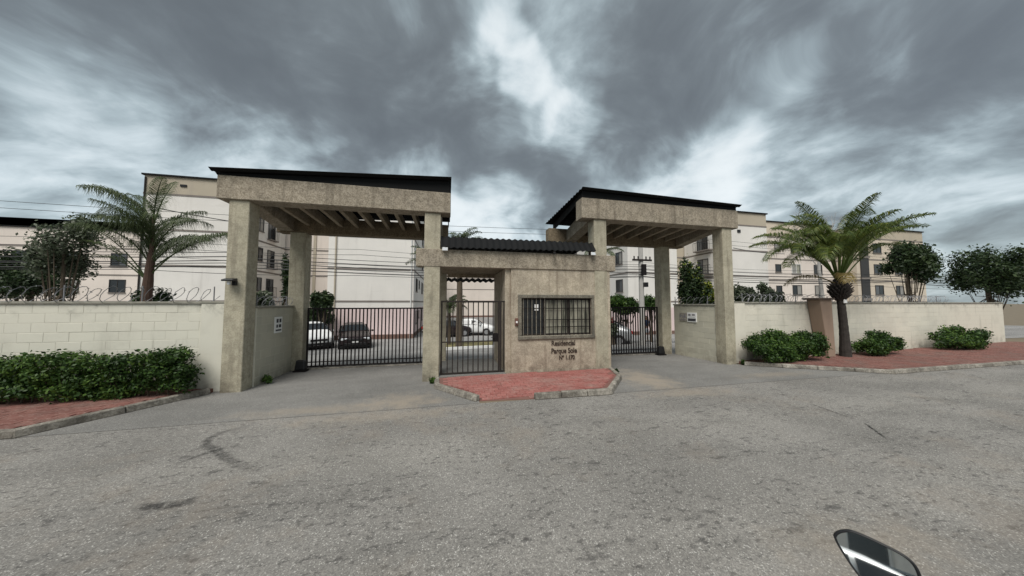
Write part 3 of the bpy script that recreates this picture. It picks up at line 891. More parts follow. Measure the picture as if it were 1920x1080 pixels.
lg = bar_gate("long black barred sliding gate closing the driveway in front of parked cars", -4.13, -0.50, 9.82, 0.03, 1.82, 32, M['steel'], rails=(0.2,))
rg = bar_gate("shorter black barred sliding gate with a person standing behind it", 4.66, 7.98, 9.82, 0.03, 1.82, 30, M['steel'], rails=(0.2,))
for g_, xs_ in ((lg, (-3.7, -0.95)), (rg, (5.2, 7.6))):
    for x in xs_:
        MB().tube([(x, 9.80, 0.045), (x, 9.845, 0.045)], 0.04, 10).build("wheel", M['steel_brown'], g_)
pg = bar_gate("tall dark pedestrian gate of vertical bars under the gatehouse lintel", -0.19, 1.36, 7.76, 0.10, 2.03, 10, M['steel_brown'], bar=0.026, rails=(0.95,))
MB().box(1.17, 1.31, 7.72, 7.80, 0.93, 1.16).build("lock_box", M['steel'], pg, bevel=0.006)
MB().tube([(1.20, 7.71, 1.05), (1.20, 7.68, 1.05), (1.12, 7.675, 1.05)], 0.010, 6).build("handle", M['steel'], pg)
sp = bar_gate("narrow fixed barred panel beside the pedestrian gate", 1.37, 1.655, 7.76, 0.10, 2.03, 2, M['steel_brown'], bar=0.026)


def gate_motor(x, y, label):
    t = thing("gate_motor", (x, y, 0), label, "gate motor")
    MB().box(x - .16, x + .16, y - .11, y + .11, 0.0, 0.05).build("base_plate", M['steel'], t)
    MB().hexa([(x - .14, y - .09, .05), (x + .14, y - .09, .05), (x + .14, y + .09, .05), (x - .14, y + .09, .05)],
              [(x - .11, y - .07, .33), (x + .11, y - .07, .33), (x + .11, y + .07, .33), (x - .11, y + .07, .33)]).build("cover", M['black'], t, bevel=0.03, seg=2)


gate_motor(-4.12, 9.50, "black gate motor at the foot of the column by parked cars")
gate_motor(7.86, 9.56, "black gate motor at the foot of the column by the two notices")


# signs on the return walls
def sign_square():
    x = -4.398
    t = thing("wall_sign", (x, 8.8, 1.35), "small square white printed sign on the return wall by the parked cars", "sign")
    y0, y1, z0, z1 = 8.70, 9.02, 1.18, 1.60
    MB().box(x - .028, x, y0, y1, z0, z1).build("board", M['white'], t)
    b = MB()
    for (a, c, d, e) in ((.05, .14, .27, .37), (.18, .27, .27, .37), (.05, .12, .14, .22), (.16, .27, .14, .22)): b.box(x + .0005, x + .003, y0 + a, y0 + c, z0 + d, z0 + e)
    b.build("print", M['print'], t)
    MB().box(x + .0005, x + .003, y0 + .03, y1 - .04, z0 + .05, z0 + .09).build("print_band", M['print'], t)


sign_square()
def on_right_return(s, z, off):      # s metres along the wall from its deep end, measured on its visible face
    a = Vector((8.55, 9.62, 0)); c = Vector((8.72, 7.98, 0)); d = (c - a).normalized(); n = Vector((d.y, -d.x, 0))
    return a + d * s + n * off + Vector((0, 0, z))


def plate(s0, s1, z0, z1, o0, o1):
    P = on_right_return
    return MB().hexa([P(s0, z0, o0), P(s1, z0, o0), P(s1, z0, o1), P(s0, z0, o1)], [P(s0, z1, o0), P(s1, z1, o0), P(s1, z1, o1), P(s0, z1, o1)])


t = thing("wall_sign", on_right_return(0.7, 1.4, 0), "white notice with a dark lower band on the return wall", "sign")
plate(0.60, 0.96, 1.28, 1.62, 0.0, 0.032).build("board", M['white'], t)
plate(0.63, 0.94, 1.31, 1.41, 0.0325, 0.035).build("print_band", M['print'], t)
pb = MB()
for s0, s1, z0, z1 in ((.64, .74, 1.50, 1.57), (.79, .91, 1.51, 1.57), (.66, .90, 1.45, 1.465)):
    q = plate(s0, s1, z0, z1, 0.0325, 0.035); pb.add(q.v, q.f)
pb.build("print", M['print_grey'], t)
t = thing("wall_sign", on_right_return(0.4, 1.4, 0), "faded narrow notice left of the notice with the dark band", "sign")
plate(0.28, 0.56, 1.30, 1.60, 0.0, 0.031).build("board", M['kerb'], t)
pb = MB()
for s0, s1, z0, z1 in ((.30, .36, 1.44, 1.54), (.40, .45, 1.42, 1.50), (.47, .53, 1.42, 1.56), (.31, .52, 1.34, 1.36)):
    q = plate(s0, s1, z0, z1, 0.0315, 0.034); pb.add(q.v, q.f)
pb.build("print", M['print_grey'], t)


# ------------------------------------------------------------------ razor wire
def razor(label, p0, p1, z, r, pitch, seed):
    rr = random.Random(seed)
    p0 = Vector((*p0, z + r * 0.8)); p1 = Vector((*p1, z + r * 0.8)); d = (p1 - p0); L = d.length; d.normalize()
    n = Vector((-d.y, d.x, 0))
    t = thing("razor_wire", (p0.x, p0.y, z), label, "razor wire", "razor wire coils on the walls")
    pts = []
    loops = int(L / pitch)
    for i in range(loops * 14 + 1):
        a = 2 * math.pi * i / 14
        k = r * (1 + 0.14 * math.sin(a * 0.37 + seed)) + rr.uniform(-.01, .01)
        pts.append(p0 + d * (L * i / (loops * 14) + 0.10 * math.sin(a)) + n * (k * math.cos(a)) + Vector((0, 0, k * math.sin(a))))
    b = MB().tube(pts, 0.0065, 3, False)
    for i in range(0, len(pts) - 1, 2):      # barbs
        p = pts[i]; q = (pts[i + 1] - p).normalized()
        s = Vector((rr.uniform(-1, 1), rr.uniform(-1, 1), rr.uniform(-1, 1))).normalized() * 0.03
        b.add([p - s, p + q * 0.012, p + s, p - q * 0.012], [(0, 1, 2, 3)])
    b.build("coil", M['galv'], t)
    st = MB()
    for i in range(int(L / 1.3) + 1):
        p = p0 + d * min(L, i * 1.3); st.tube([(p.x, p.y, z - .02), (p.x, p.y, z + 2 * r)], 0.012, 5)
    st.build("stakes", M['galv'], t)


razor("coiled razor wire on top of the hedge wall", (-13, 7.85), (-5.2, 7.85), 2.0, 0.17, 0.24, 1)
razor("coiled razor wire along the wall behind the clipped bushes", (9.7, 7.87), (22, 8.6), 2.0, 0.15, 0.26, 2)
razor("short razor wire coil on the return wall with notices", (8.60, 9.6), (8.78, 8.1), 1.93, 0.14, 0.25, 3)
razor("short razor wire coil on the return wall with the square sign", (-4.5, 8.1), (-4.5, 9.6), 1.9, 0.13, 0.25, 4)


# ------------------------------------------------------------------ foliage builders
def leaf_quads(cents, n, size, seed, flat=0.35, elong=1.9, shell=0.45, up=0.25):
    """leaf-sized faces spread through a list of ellipsoids (cx,cy,cz,rx,ry,rz)"""
    r = np.random.default_rng(seed)
    vol = np.array([c[3] * c[4] * c[5] for c in cents]) ** 0.75
    pick = r.choice(len(cents), n, p=vol / vol.sum())
    C = np.array(cents)[pick]
    d = r.normal(size=(n, 3)); d /= np.linalg.norm(d, axis=1)[:, None]
    rr = r.uniform(0, 1, n) ** shell
    rr *= 1 + 0.16 * r.normal(size=n) * (rr > .8)
    P = C[:, :3] + d * C[:, 3:] * rr[:, None]
    nm = d * 0.9 + r.normal(size=(n, 3)) * 0.75 + np.array([0, 0, up]); nm /= np.linalg.norm(nm, axis=1)[:, None]
    a = r.normal(size=(n, 3)); a -= nm * (a * nm).sum(1)[:, None]; a /= np.linalg.norm(a, axis=1)[:, None]
    bb = np.cross(nm, a)
    s = size * r.uniform(0.6, 1.35, n)[:, None]
    tipbend = nm * s * r.uniform(-.25, .1, n)[:, None]
    v0 = P - a * s * 0.5 * elong; v2 = P + a * s * 0.5 * elong + tipbend
    v1 = P + bb * s * 0.5; v3 = P - bb * s * 0.5
    V = np.stack([v0, v1, v2, v3], 1).reshape(-1, 3)
    tone = np.clip(0.5 + 0.22 * r.normal(size=n), 0, 1)
    cl = np.sin(P @ np.array([7.1, 5.3, 6.2])) * 0.10 + np.sin(P @ np.array([2.1, -3.3, 2.9]) + 1) * 0.10
    return V, np.clip(tone + cl, 0, 1)


def quads_obj(name, V, tone, m, parent=None):
    off = WLOC.get(parent.name, Vector()) if parent is not None else Vector()
    n = len(V) // 4
    me = bpy.data.meshes.new(name)
    me.vertices.add(len(V)); me.vertices.foreach_set("co", (V - np.array(off)).astype(np.float32).ravel())
    me.loops.add(4 * n); me.loops.foreach_set("vertex_index", np.arange(4 * n, dtype=np.int32))
    me.polygons.add(n); me.polygons.foreach_set("loop_start", np.arange(0, 4 * n, 4, dtype=np.int32))
    me.materials.append(m)
    me.update(calc_edges=True); me.validate()
    set_tone(me, tone)
    o = bpy.data.objects.new(name, me); COL.objects.link(o)
    if parent is not None: o.parent = parent; WLOC[o.name] = off
    return o


def clumps(cx, cy, cz, rx, ry, rz, k, seed, jitter=0.75, rs=0.45):
    r = random.Random(seed); out = [(cx, cy, cz, rx * .7, ry * .7, rz * .7)]
    for i in range(k):
        a = r.uniform(0, 6.283); u = r.uniform(-0.8, 1); q = math.sqrt(max(0, 1 - u * u * .8)) * jitter
        s = rs * r.uniform(.7, 1.2)
        out.append((cx + rx * q * math.cos(a), cy + ry * q * math.sin(a), cz + rz * u * jitter, rx * s, ry * s, rz * s))
    return out


def shrub(name, label, cat, c, r, n, size, m, seed, k=12, z0=None, group=None, twig=0.02, elong=1.9, rs=0.45, trunk_r=None, accents=None, jitter=.75):
    cx, cy, cz = c
    zb = gz(cy) if z0 is None else z0
    t = thing(name, (cx, cy, zb), label, cat, group)
    cl = clumps(cx, cy, cz, *r, k, seed, jitter, rs)
    V, tone = leaf_quads(cl, n, size, seed, elong=elong)
    ok = V.reshape(-1, 4, 3)[:, :, 2].min(1) > zb + 0.01
    V = V.reshape(-1, 4, 3)[ok].reshape(-1, 3); tone = tone[ok]
    quads_obj("crown" if trunk_r else "foliage", V, tone, m, t)
    b = MB(); rr = random.Random(seed)
    if trunk_r:
        b.tube([(cx, cy, zb), (cx + .04, cy, (zb + cz) / 2), (cx, cy, cz)], [trunk_r, trunk_r * .8, trunk_r * .5], 8)
    for q in cl[1:]:
        b.tube([(cx + rr.uniform(-.3, .3) * r[0] * (0.1 if trunk_r else 1), cy, zb if not trunk_r else zb + (cz - zb) * .6), ((cx + q[0]) / 2, (cy + q[1]) / 2, (zb + q[2]) / 2 + .1), q[:3]], [twig * 1.2, twig, twig * .4], 5)
    b.build("trunk" if trunk_r else "stems", M['bark_brown'], t)
    if accents:
        n2, m2, nm = accents
        top = [(q[0], q[1], q[2] + q[5] * .35, q[3], q[4], q[5] * .75) for q in cl[1:] if q[2] > cz - r[2] * .1]
        V, tone = leaf_quads(top or cl, n2, size, seed + 99, elong=elong)
        quads_obj(nm, V, tone, m2, t)
    return t


# clipped bushes on the pavements
t = thing("hedge", (-7.1, 7.36, 0.10), "long dark green hedge planted against the cream block wall", "hedge")
cl = []; rr = random.Random(11); x = -9.4
while x < -5.28:
    for z in (.30, .55, .80):
        for y in (7.24, 7.46):
            k = .06 * math.sin(x * 3.1) + rr.uniform(-.06, .06)
            cl.append((x + rr.uniform(-.08, .08), y + rr.uniform(-.06, .06), z + k, .21, .17, .17))
    x += .24
V, tn = leaf_quads(cl, 30000, 0.034, 11, shell=.4)
quads_obj("foliage", V, tn, M['leaf_bush'], t)
b = MB()
for i in range(26):
    x = -9.4 + i * .16; b.tube([(x, 7.35, .08), (x + rr.uniform(-.1, .1), 7.33, .45), (x + rr.uniform(-.2, .2), 7.3 + rr.uniform(-.1, .15), .95)], [.016, .011, .004], 5)
b.build("stems", M['bark_brown'], t)
shrub("bush", "large clipped green bush next to the narrower canopy pillar", "bush", (10.0, 7.28, 0.54), (0.92, 0.42, 0.50), 14000, 0.038, M['leaf_bush'], 12, 16, 0.09, rs=.4)
shrub("bush", "clipped green bush just left of the brown tapered pier", "bush", (11.45, 7.36, 0.54), (0.86, 0.42, 0.50), 13000, 0.038, M['leaf_bush'], 13, 15, 0.09, rs=.4)
shrub("bush", "rounded bush on the far side of the stout palm trunk", "bush", (15.3, 7.5, 0.48), (1.12, 0.42, 0.45), 12000, 0.038, M['leaf_bush'], 14, 15, 0.09, rs=.4)
shrub("bush", "leafy bush at the outer end of the pavement beyond the rounded bush", "bush", (20.5, 7.7, 0.5), (1.3, 0.42, 0.5), 8000, 0.045, M['leaf_bush'], 15, 14, 0.09)

# brown tapered pier and stout palm in front of the right wall
t = thing("tapered_pier", (13.2, 7.75, 0.09), "brown plastered pier widening upwards beside the stout palm", "pier")
MB().hexa([(13.06, 7.60, .05), (13.38, 7.60, .05), (13.38, 7.94, .05), (13.06, 7.94, .05)],
          [(12.74, 7.58, 2.08), (13.30, 7.58, 2.08), (13.30, 7.98, 2.08), (12.74, 7.98, 2.08)]).build("shaft", M['brown_post'], t, bevel=0.012)
MB().box(12.60, 13.36, 7.52, 8.02, 2.08, 2.15).build("cap", M['post_cap'], t, bevel=0.01)


def frond(parent, base, az, el0, L, droop, m, seed, nl=42, ll=0.38, lw=0.03, vee=0.55, petiole=0.22, side_bend=0.0, down=0.25, name="frond"):
    r = random.Random(seed)
    off = WLOC.get(parent.name, Vector())
    N = 18; pts = []; p = Vector(base)
    for i in range(N + 1):
        pts.append(p.copy())
        e = el0 - droop * (i / N) ** 1.5; a = az + side_bend * (i / N)
        p = p + Vector((math.cos(a) * math.cos(e), math.sin(a) * math.cos(e), math.sin(e))) * (L / N)
    vs = []; fs = []; tones = []
    tt = MB().tube(pts, [0.022 * (1 - 0.85 * i / N) + .003 for i in range(N + 1)], 5)
    vs += list(tt.v); fs += list(tt.f); tones += [0.55] * len(tt.f)
    for j in range(nl):
        s = petiole + (1 - petiole) * (j + r.uniform(0, .6)) / nl
        i = min(N - 1, int(s * N)); f = s * N - i
        q = pts[i].lerp(pts[i + 1], f); tg = (pts[i + 1] - pts[i]).normalized()
        sd = tg.cross(Vector((0, 0, 1)))
        sd = sd.normalized() if sd.length > 1e-3 else Vector((1, 0, 0))
        upv = sd.cross(tg)
        prof = (math.sin(math.pi * min(1, (s - petiole) / (1 - petiole) * .86 + .12)) ** .6)
        for sg in (-1, 1):
            l = ll * prof * r.uniform(.8, 1.15)
            dr = (sd * sg * 0.95 + tg * r.uniform(.45, .8) + upv * r.uniform(vee - .25, vee + .2)).normalized()
            tip = q + dr * l + Vector((0, 0, -l * down * r.uniform(.5, 1.5)))
            mid = q + dr * l * .55 + Vector((0, 0, l * .04))
            wv_ = (dr.cross(upv * 1.0 + tg * .2)).normalized() * lw * .5
            b0 = len(vs)
            vs += [tuple(q - wv_ * .5), tuple(q + wv_ * .5), tuple(mid + wv_), tuple(mid - wv_), tuple(tip)]
            fs += [(b0, b0 + 1, b0 + 2, b0 + 3), (b0 + 3, b0 + 2, b0 + 4)]
            tn = min(1, max(0, r.gauss(.5, .17))); tones += [tn, tn]
    me = bpy.data.meshes.new(name)
    me.from_pydata([(v[0] - off.x, v[1] - off.y, v[2] - off.z) for v in vs], [], fs)
    me.materials.append(m); set_tone(me, tones)
    o = bpy.data.objects.new(name, me); COL.objects.link(o); o.parent = parent
    return o


def palm_trunk(parent, pts, rs, m, rings=True, n=12, name="trunk"):
    P = spline([tuple(p) for p in pts], 8); R = []
    for i in range(len(P)):
        f = i / (len(P) - 1) * (len(rs) - 1); k = min(len(rs) - 2, int(f)); q = rs[k] + (rs[k + 1] - rs[k]) * (f - k)
        R.append(q * (1 + (0.025 if i % 2 else -0.02) * rings + random.uniform(-.03, .03)))
    return MB().tube(P, R, n).build(name, m, parent)


# stout palm on the right pavement
px_, py_ = 13.64, 7.52
T = thing("palm_tree", (px_, py_, 0.09), "stout palm with a bulging crown base and arching green fronds by the brown pier", "palm")
palm_trunk(T, [(px_ + .06, py_, 0.05), (px_ + .05, py_, 1.0), (px_ + .0, py_, 1.9), (px_ - .03, py_, 2.3)], [0.165, 0.118, 0.105, 0.115], M['bark'])
b = MB(); r_ = random.Random(5)
for i in range(110):                                   # old leaf bases packed into the bulge
    a = i * 2.399; h = i / 110; z = 2.10 + h * 0.68; rr = 0.10 + 0.125 * math.sin(math.pi * min(1, h * 1.02 + .06))
    c = Vector((px_ - .03 + rr * math.cos(a), py_ + rr * math.sin(a), z)); o = Vector((math.cos(a), math.sin(a), 0.9)).normalized()
    b.tube([c - o * .12, c + o * .02, c + o * r_.uniform(.06, .18)], [.042, .036, .010], 5)
b.build("leaf_bases", M['bark'], T)
MB().tube([(px_ - .03, py_, 2.1), (px_ - .03, py_, 2.5), (px_ - .03, py_, 2.85)], [.11, .17, .08], 12).build("crown_base", M['bark'], T)
cz_ = 2.80
FR = [  # azimuth deg (0 = +x, 90 = away), start elevation, length, droop
    (5, 78, 4.3, 118), (-12, 66, 4.1, 92), (14, 56, 3.7, 66), (-6, 48, 3.4, 56), (22, 70, 3.7, 92), (-28, 62, 3.3, 74), (50, 70, 3.3, 76), (2, 62, 4.0, 78),
    (176, 72, 3.5, 132), (190, 64, 3.4, 126), (168, 60, 3.3, 120), (198, 56, 3.2, 120), (182, 78, 3.4, 92), (208, 64, 2.9, 92), (152, 66, 3.4, 88), (174, 52, 2.9, 112),
    (100, 74, 3.3, 64), (85, 82, 3.3, 48), (-95, 78, 2.7, 66), (-120, 70, 2.7, 80), (-60, 72, 3.0, 76), (240, 80, 3.1, 54), (122, 62, 3.1, 84), (40, 58, 3.2, 72), (160, 82, 3.3, 44),
    (10, 84, 4.3, 104), (-8, 72, 4.1, 108), (170, 80, 3.7, 122), (185, 70, 3.4, 130), (195, 76, 3.3, 118), (75, 64, 3.2, 90)]
for i, (a, e, L, dd) in enumerate(FR):
    aa = rad(a + r_.uniform(-4, 4))
    frond(T, (px_ - .03 + .06 * math.cos(aa), py_ + .06 * math.sin(aa), cz_ + r_.uniform(-.14, .06)), aa, rad(e), L * 0.98, rad(dd), M['frond'], 100 + i, 105, 0.44, 0.022, 0.45, 0.32, r_.uniform(-.2, .2), .55)
for i, a in enumerate((150, 215)):
    aa = rad(a); frond(T, (px_ - .03 + .08 * math.cos(aa), py_ + .08 * math.sin(aa), cz_ - .16), aa, rad(34), 1.7, rad(95), M['frond_dry'], 300 + i, 34, 0.30, 0.028, 0.1, 0.3, 0, .6, "dry_frond")
# small pale patch on its trunk
MB().box(px_ - .09, px_ + .05, py_ - .14, py_ - .095, 1.96, 2.10).build("pale_patch", M['white'], T, bevel=.01)

# slim feathery palm behind the hedge wall
q = at_depth(272, 560, 9.8); bx_, by_ = q.x, q.y
T = thing("palm_tree", (bx_, by_, 0), "slim feathery palm rising behind the hedge wall", "palm")
palm_trunk(T, [(bx_, by_, -.02), (bx_ + .02, by_, 1.5), (bx_ + .05, by_, 2.6), (bx_ + .10, by_, 3.8)], [.16, .14, .13, .07], M['bark_red'])
palm_trunk(T, [(bx_ + .05, by_, 2.5), (bx_ + .12, by_, 3.6), (bx_ + .06, by_, 4.9)], [.09, .08, .04], M['bark_red'], name="stem")
FR = [(0, 52, 3.0, 80), (-12, 66, 2.7, 75), (15, 74, 2.6, 70), (180, 48, 2.6, 76), (165, 66, 2.8, 66), (195, 58, 2.5, 80), (120, 68, 2.6, 60), (60, 72, 2.6, 64),
      (-70, 66, 2.3, 70), (-110, 70, 2.4, 64), (90, 80, 2.9, 40), (205, 40, 2.6, 60), (150, 52, 2.8, 70), (30, 60, 2.3, 90), (230, 70, 2.4, 70),
      (185, 78, 2.4, 60), (172, 30, 2.4, 50), (-40, 78, 2.2, 70), (200, 66, 2.9, 90), (145, 74, 2.2, 60), (-150, 58, 2.4, 80), (178, 58, 3.0, 96), (160, 40, 2.2, 70), (10, 82, 2.0, 60)]
for i, (a, e, L, dd) in enumerate(FR):
    aa = rad(a + random.uniform(-8, 8)); zz = 3.25 + (i % 6) * 0.31
    if i % 4 == 3: continue
    frond(T, (bx_ + .08, by_, zz), aa, rad(e), L * .80, rad(dd), M['frond_dark'], 400 + i, 96, 0.38, 0.014, 0.15, 0.16, random.uniform(-.4, .4), .95)
frond(T, (bx_ + .08, by_, 2.9), rad(-8), rad(50), 3.3, rad(60), M['frond_dark'], 480, 110, .42, .015, .2, .30, .1, .85)
frond(T, (bx_ + .08, by_, 3.1), rad(2), rad(44), 3.0, rad(44), M['frond_dark'], 481, 110, .40, .015, .2, .30, -.1, .85)
for i in range(9):
    frond(T, (bx_ + .08, by_, 3.3 + (i % 5) * .36), i * 2.399 + .4, rad(random.uniform(40, 80)), random.uniform(1.3, 1.9), rad(random.uniform(60, 110)), M['frond_dark'], 440 + i, 66, 0.36, 0.014, 0.15, 0.14, random.uniform(-.5, .5), 1.0)
for i, (a, e) in enumerate(((170, 48), (185, 62), (160, 36))):
    frond(T, (bx_ + .05, by_, 2.7), rad(a), rad(e), 2.6, rad(40), M['frond_dark'], 490 + i, 40, .36, .02, .3, .5, 0, .6)
shrub("tree", "small leafy tree left of the feathery palm behind the hedge wall", "tree", (-12.9, 12.9, 3.9), (.75, .7, 1.1), 6000, 0.055, M['leaf_grey'], 21, 16, trunk_r=.07)
shrub("shrub", "low dark shrub at the foot of the feathery palm", "shrub", (bx_ - .25, by_ + .6, 1.6), (.55, .5, .85), 2200, .07, M['leaf_dark'], 22, 8)

# ------------------------------------------------------------------ apartment buildings
def window(parent, face, u0, u1, z0, z1, plane, frame_m, pane_m, depth=0.05, split=2):
    """face 'S' looks towards the street (-y), 'E' towards +x, 'W' towards -x"""
    def bx(mb, a, c, d0, d1, e, f):
        if face == 'S': mb.box(a, c, plane - d1, plane - d0, e, f)
        elif face == 'E': mb.box(plane + d0, plane + d1, a, c, e, f)
        else: mb.box(plane - d1, plane - d0, a, c, e, f)
    fw = 0.06
    b = MB()
    bx(b, u0, u1, -.03, depth, z0, z0 + fw); bx(b, u0, u1, -.03, depth, z1 - fw, z1)
    bx(b, u0, u0 + fw, -.03, depth, z0 + fw, z1 - fw); bx(b, u1 - fw, u1, -.03, depth, z0 + fw, z1 - fw)
    for k in range(1, split):
        x = u0 + (u1 - u0) * k / split; bx(b, x - .025, x + .025, -.03, depth - .01, z0 + fw, z1 - fw)
    wn_ = b.build("window", frame_m, parent)
    for k in range(split):
        a = u0 + fw if k == 0 else u0 + (u1 - u0) * k / split + .025
        c = u1 - fw if k == split - 1 else u0 + (u1 - u0) * (k + 1) / split - .025
        p = MB(); bx(p, a, c, 0.004, 0.012, z0 + fw, z1 - fw); p.build("pane", pane_m if random.random() < .62 else M['pane_curtain'] if random.random() < .6 else M['pane_mid'], wn_)
    s = MB(); bx(s, u0 - .06, u1 + .06, -.02, depth + .05, z0 - .06, z0); s.build("sill", parent_mat(parent), wn_)


def parent_mat(p): return M['band']


SLABS = (2.1, 4.75, 7.42, 10.1)


def building(label, x0, x1, y0, y1, m, zt=11.45, bands_s=SLABS, band_side=None, attic=M['bld_beige'], base=None, roof_over=0.12, group="apartment blocks behind the gate"):
    t = thing("apartment_building", ((x0 + x1) / 2, (y0 + y1) / 2, -1.0), label, "apartment building", group)
    zb = -1.05
    MB().box(x0, x1, y0, y1, zb, 10.1).build("wall", m, t)
    MB().box(x0, x1, y0, y1, 10.1, zt).build("attic_wall", attic, t)
    for z in bands_s:
        MB().box(x0 - .025, x1 + .025, y0 - .025, y1 + .025, z - .07, z + .07).build("floor_band", M['band'], t)
    MB().box(x0 - roof_over, x1 + roof_over, y0 - roof_over, y1 + roof_over, zt, zt + .12).build("roof_edge", M['roof'], t)
    if base: 
        MB().box(x0 - .02, x1 + .02, y0 - .02, y1 + .02, zb, 1.55).build("painted_base", base, t)
        MB().box(x0 - .04, x1 + .04, y0 - .04, y1 + .04, zb, -.62).build("plinth", M['plinth'], t)
    return t


ROWS = ((0.1, 1.25), (3.0, 4.2), (5.65, 6.85), (8.3, 9.5))
# A: end wall behind the feathery palm, long side wall seen past the tall pillar
xa1 = -16.3
A = building("pale end-wall apartment block behind the feathery palm and the hedge wall", -22.1, xa1, 26.3, 33.4, M['bld_white'])
y478, y492 = at_x(476, 500, xa1).y, at_x(491, 500, xa1).y
y500, y513 = at_x(500, 500, xa1).y, at_x(513, 500, xa1).y
for z0, z1 in ROWS:
    window(A, 'E', y478, y492, z0, z1, xa1, M['frame_dark'], M['glass_dark'])
    window(A, 'E', y500, y513, z0 - .45, z1, xa1, M['frame_dark'], M['glass_dark'], split=2)
    MB().box(xa1 + .02, xa1 + .32, y500 - .1, y513 + .1, z0 - .55, z0 - .45).build("balcony_slab", M['band'], A)
    rb = MB(); rb.box(xa1 + .28, xa1 + .31, y500 - .08, y513 + .08, z0 + .38, z0 + .42)
    for k in range(6): rb.box(xa1 + .285, xa1 + .305, y500 - .08 + k * (y513 - y500 + .14) / 5, y500 - .06 + k * (y513 - y500 + .14) / 5, z0 - .45, z0 + .38)
    rb.build("balcony_rail", M['steel'], A)
MB().box(-19.9, -19.5, 26.24, 26.3, 10.75, 10.92).build("vent", M['black'], A)
MB().tube([(-22.0, 26.24, -1), (-22.0, 26.24, 11.3)], .05, 6).build("downpipe", M['steel_brown'], A)
# C: recessed block between A and B
C_ = building("recessed pinkish block between the palm-side block and the white block", -17.6, -9.3, 33.5, 40, M['bld_pink'])
for z0, z1 in ROWS[1:]:
    window(C_, 'S', -15.3, -14.2, z0, z1, 33.5, M['frame_dark'], M['glass_dark'])
MB().box(-13.75, -13.5, 33.42, 33.5, -1, 10).build("downpipe", M['bld_beige'], C_)
# B: white block behind the long gate, pink painted base
B_ = building("white block with pink painted base directly behind the long sliding gate", -9.45, -2.9, 25.6, 58, M['bld_white'], base=M['pink_paint'], attic=M['bld_white'])
MB().tube([(-8.9, 25.54, -1), (-8.9, 25.54, 11)], .06, 6).build("downpipe", M['bld_beige'], B_)
MB().tube([(-3.1, 25.54, -1), (-3.1, 25.54, 11)], .05, 6).build("downpipe", M['frame_white'], B_)
yy = 27.2
while yy < 56:
    for z0, z1 in ROWS:
        window(B_, 'E', yy, yy + 1.2, z0, z1, -2.9, M['frame_dark'], M['glass_dark'])
        window(B_, 'E', yy + 2.6, yy + 3.3, z0 + .4, z1, -2.9, M['frame_dark'], M['glass_dark'], split=1)
    yy += 5.6
# D: far block seen through the pedestrian passage
D_ = building("far pinkish block seen through the pedestrian passage", -2.2, 15.5, 60, 68, M['bld_pink'], zt=10.9, base=M['bld_pink'])
for xx in (12.9,):
    for z0, z1 in ROWS: window(D_, 'S', xx, xx + 1.4, z0, z1, 60, M['frame_dark'], M['glass_dark'])
# E: white block behind the shorter gate
E_ = building("white block behind the utility pole and the shorter sliding gate", 16.0, 21.3, 23.4, 42, M['bld_white'], base=M['pink_paint'], attic=M['bld_white'])
for i, yy in enumerate((24.2, 27.4, 30.6, 34)):
    for z0, z1 in ROWS: window(E_, 'W', yy, yy + 1.1, z0, z1, 16.0, M['frame_dark'], M['glass_dark'])
MB().box(20.2, 20.45, 23.34, 23.4, -1, 9).build("downpipe", M['bld_cream'], E_)
# F: recessed beige block
F_ = building("recessed beige block behind the conical tree", 21.4, 28.9, 29.4, 36, M['bld_beige'])
window(F_, 'S', 25.2, 26.4, 5.65, 6.85, 29.4, M['frame_dark'], M['glass_dark'])
# G: block right of the narrower canopy
xg = 27.75
G_ = building("pale end-wall block just right of the narrower canopy", xg, 33.2, 24.0, 29.3, M['bld_white'])
yg0, yg1 = at_x(1328, 480, xg).y, at_x(1313, 480, xg).y
yg0, yg1 = min(yg0, yg1), max(yg0, yg1)
yg0 = max(yg0, 24.5); yg1 = min(max(yg1, yg0 + 1.4), 28.9)
for z0, z1 in ROWS:
    window(G_, 'W', yg0, yg1, z0 - .5, z1, xg, M['frame_dark'], M['glass_dark'])
    MB().box(xg - .5, xg - .02, yg0 - .6, yg1 + .1, z0 - .62, z0 - .5).build("balcony_slab", M['band'], G_)
    rb = MB(); rb.box(xg - .48, xg - .45, yg0 - .6, yg1 + .1, z0 + .4, z0 + .44)
    for k in range(8): rb.box(xg - .475, xg - .455, yg0 - .6 + k * .3, yg0 - .58 + k * .3, z0 - .5, z0 + .4)
    rb.build("balcony_rail", M['steel'], G_)
MB().box(29.3, 29.7, 23.94, 24.0, 9.3, 9.6).build("vent", M['black'], G_)
# H: long pinkish block behind the stout palm
H_ = building("long pinkish block with window rows behind the stout palm", 37.6, 49.2, 27.6, 36, M['bld_pink'], zt=12.0, attic=M['bld_cream'])
for z0, z1 in ROWS:
    window(H_, 'S', 39.3, 40.2, z0 + .15, z1 - .1, 27.6, M['frame_dark'], M['glass_dark'], split=1)
    window(H_, 'S', 41.9, 43.4, z0, z1, 27.6, M['frame_white'] if z0 > 5 and z0 < 6 else M['frame_dark'], M['glass_dark'] if not (5 < z0 < 6) else M['pane_pale'])
    window(H_, 'S', 45.6, 47.0, z0, z1, 27.6, M['frame_dark'], M['glass_dark'])
I_ = building("cream stairwell block beyond the stout palm at the far end of the row", 49.4, 62.0, 25.6, 34, M['bld_cream'], zt=11.4)
MB().box(50.0, 51.4, 25.5, 25.6, -1, 9.9).build("stair_recess_shade", M['frame_dark'], I_)  # flat dark panel standing in for the shade of the stair recess
for z0, z1 in ROWS:
    window(I_, 'S', 52.4, 53.9, z0, z1, 25.6, M['frame_dark'], M['glass_dark'])
    window(I_, 'S', 56.2, 57.6, z0, z1, 25.6, M['frame_dark'], M['glass_dark'])
    MB().box(49.9, 51.5, 25.42, 25.5, z0 - .75, z0 - .45).build("stair_landing", M['band'], I_)
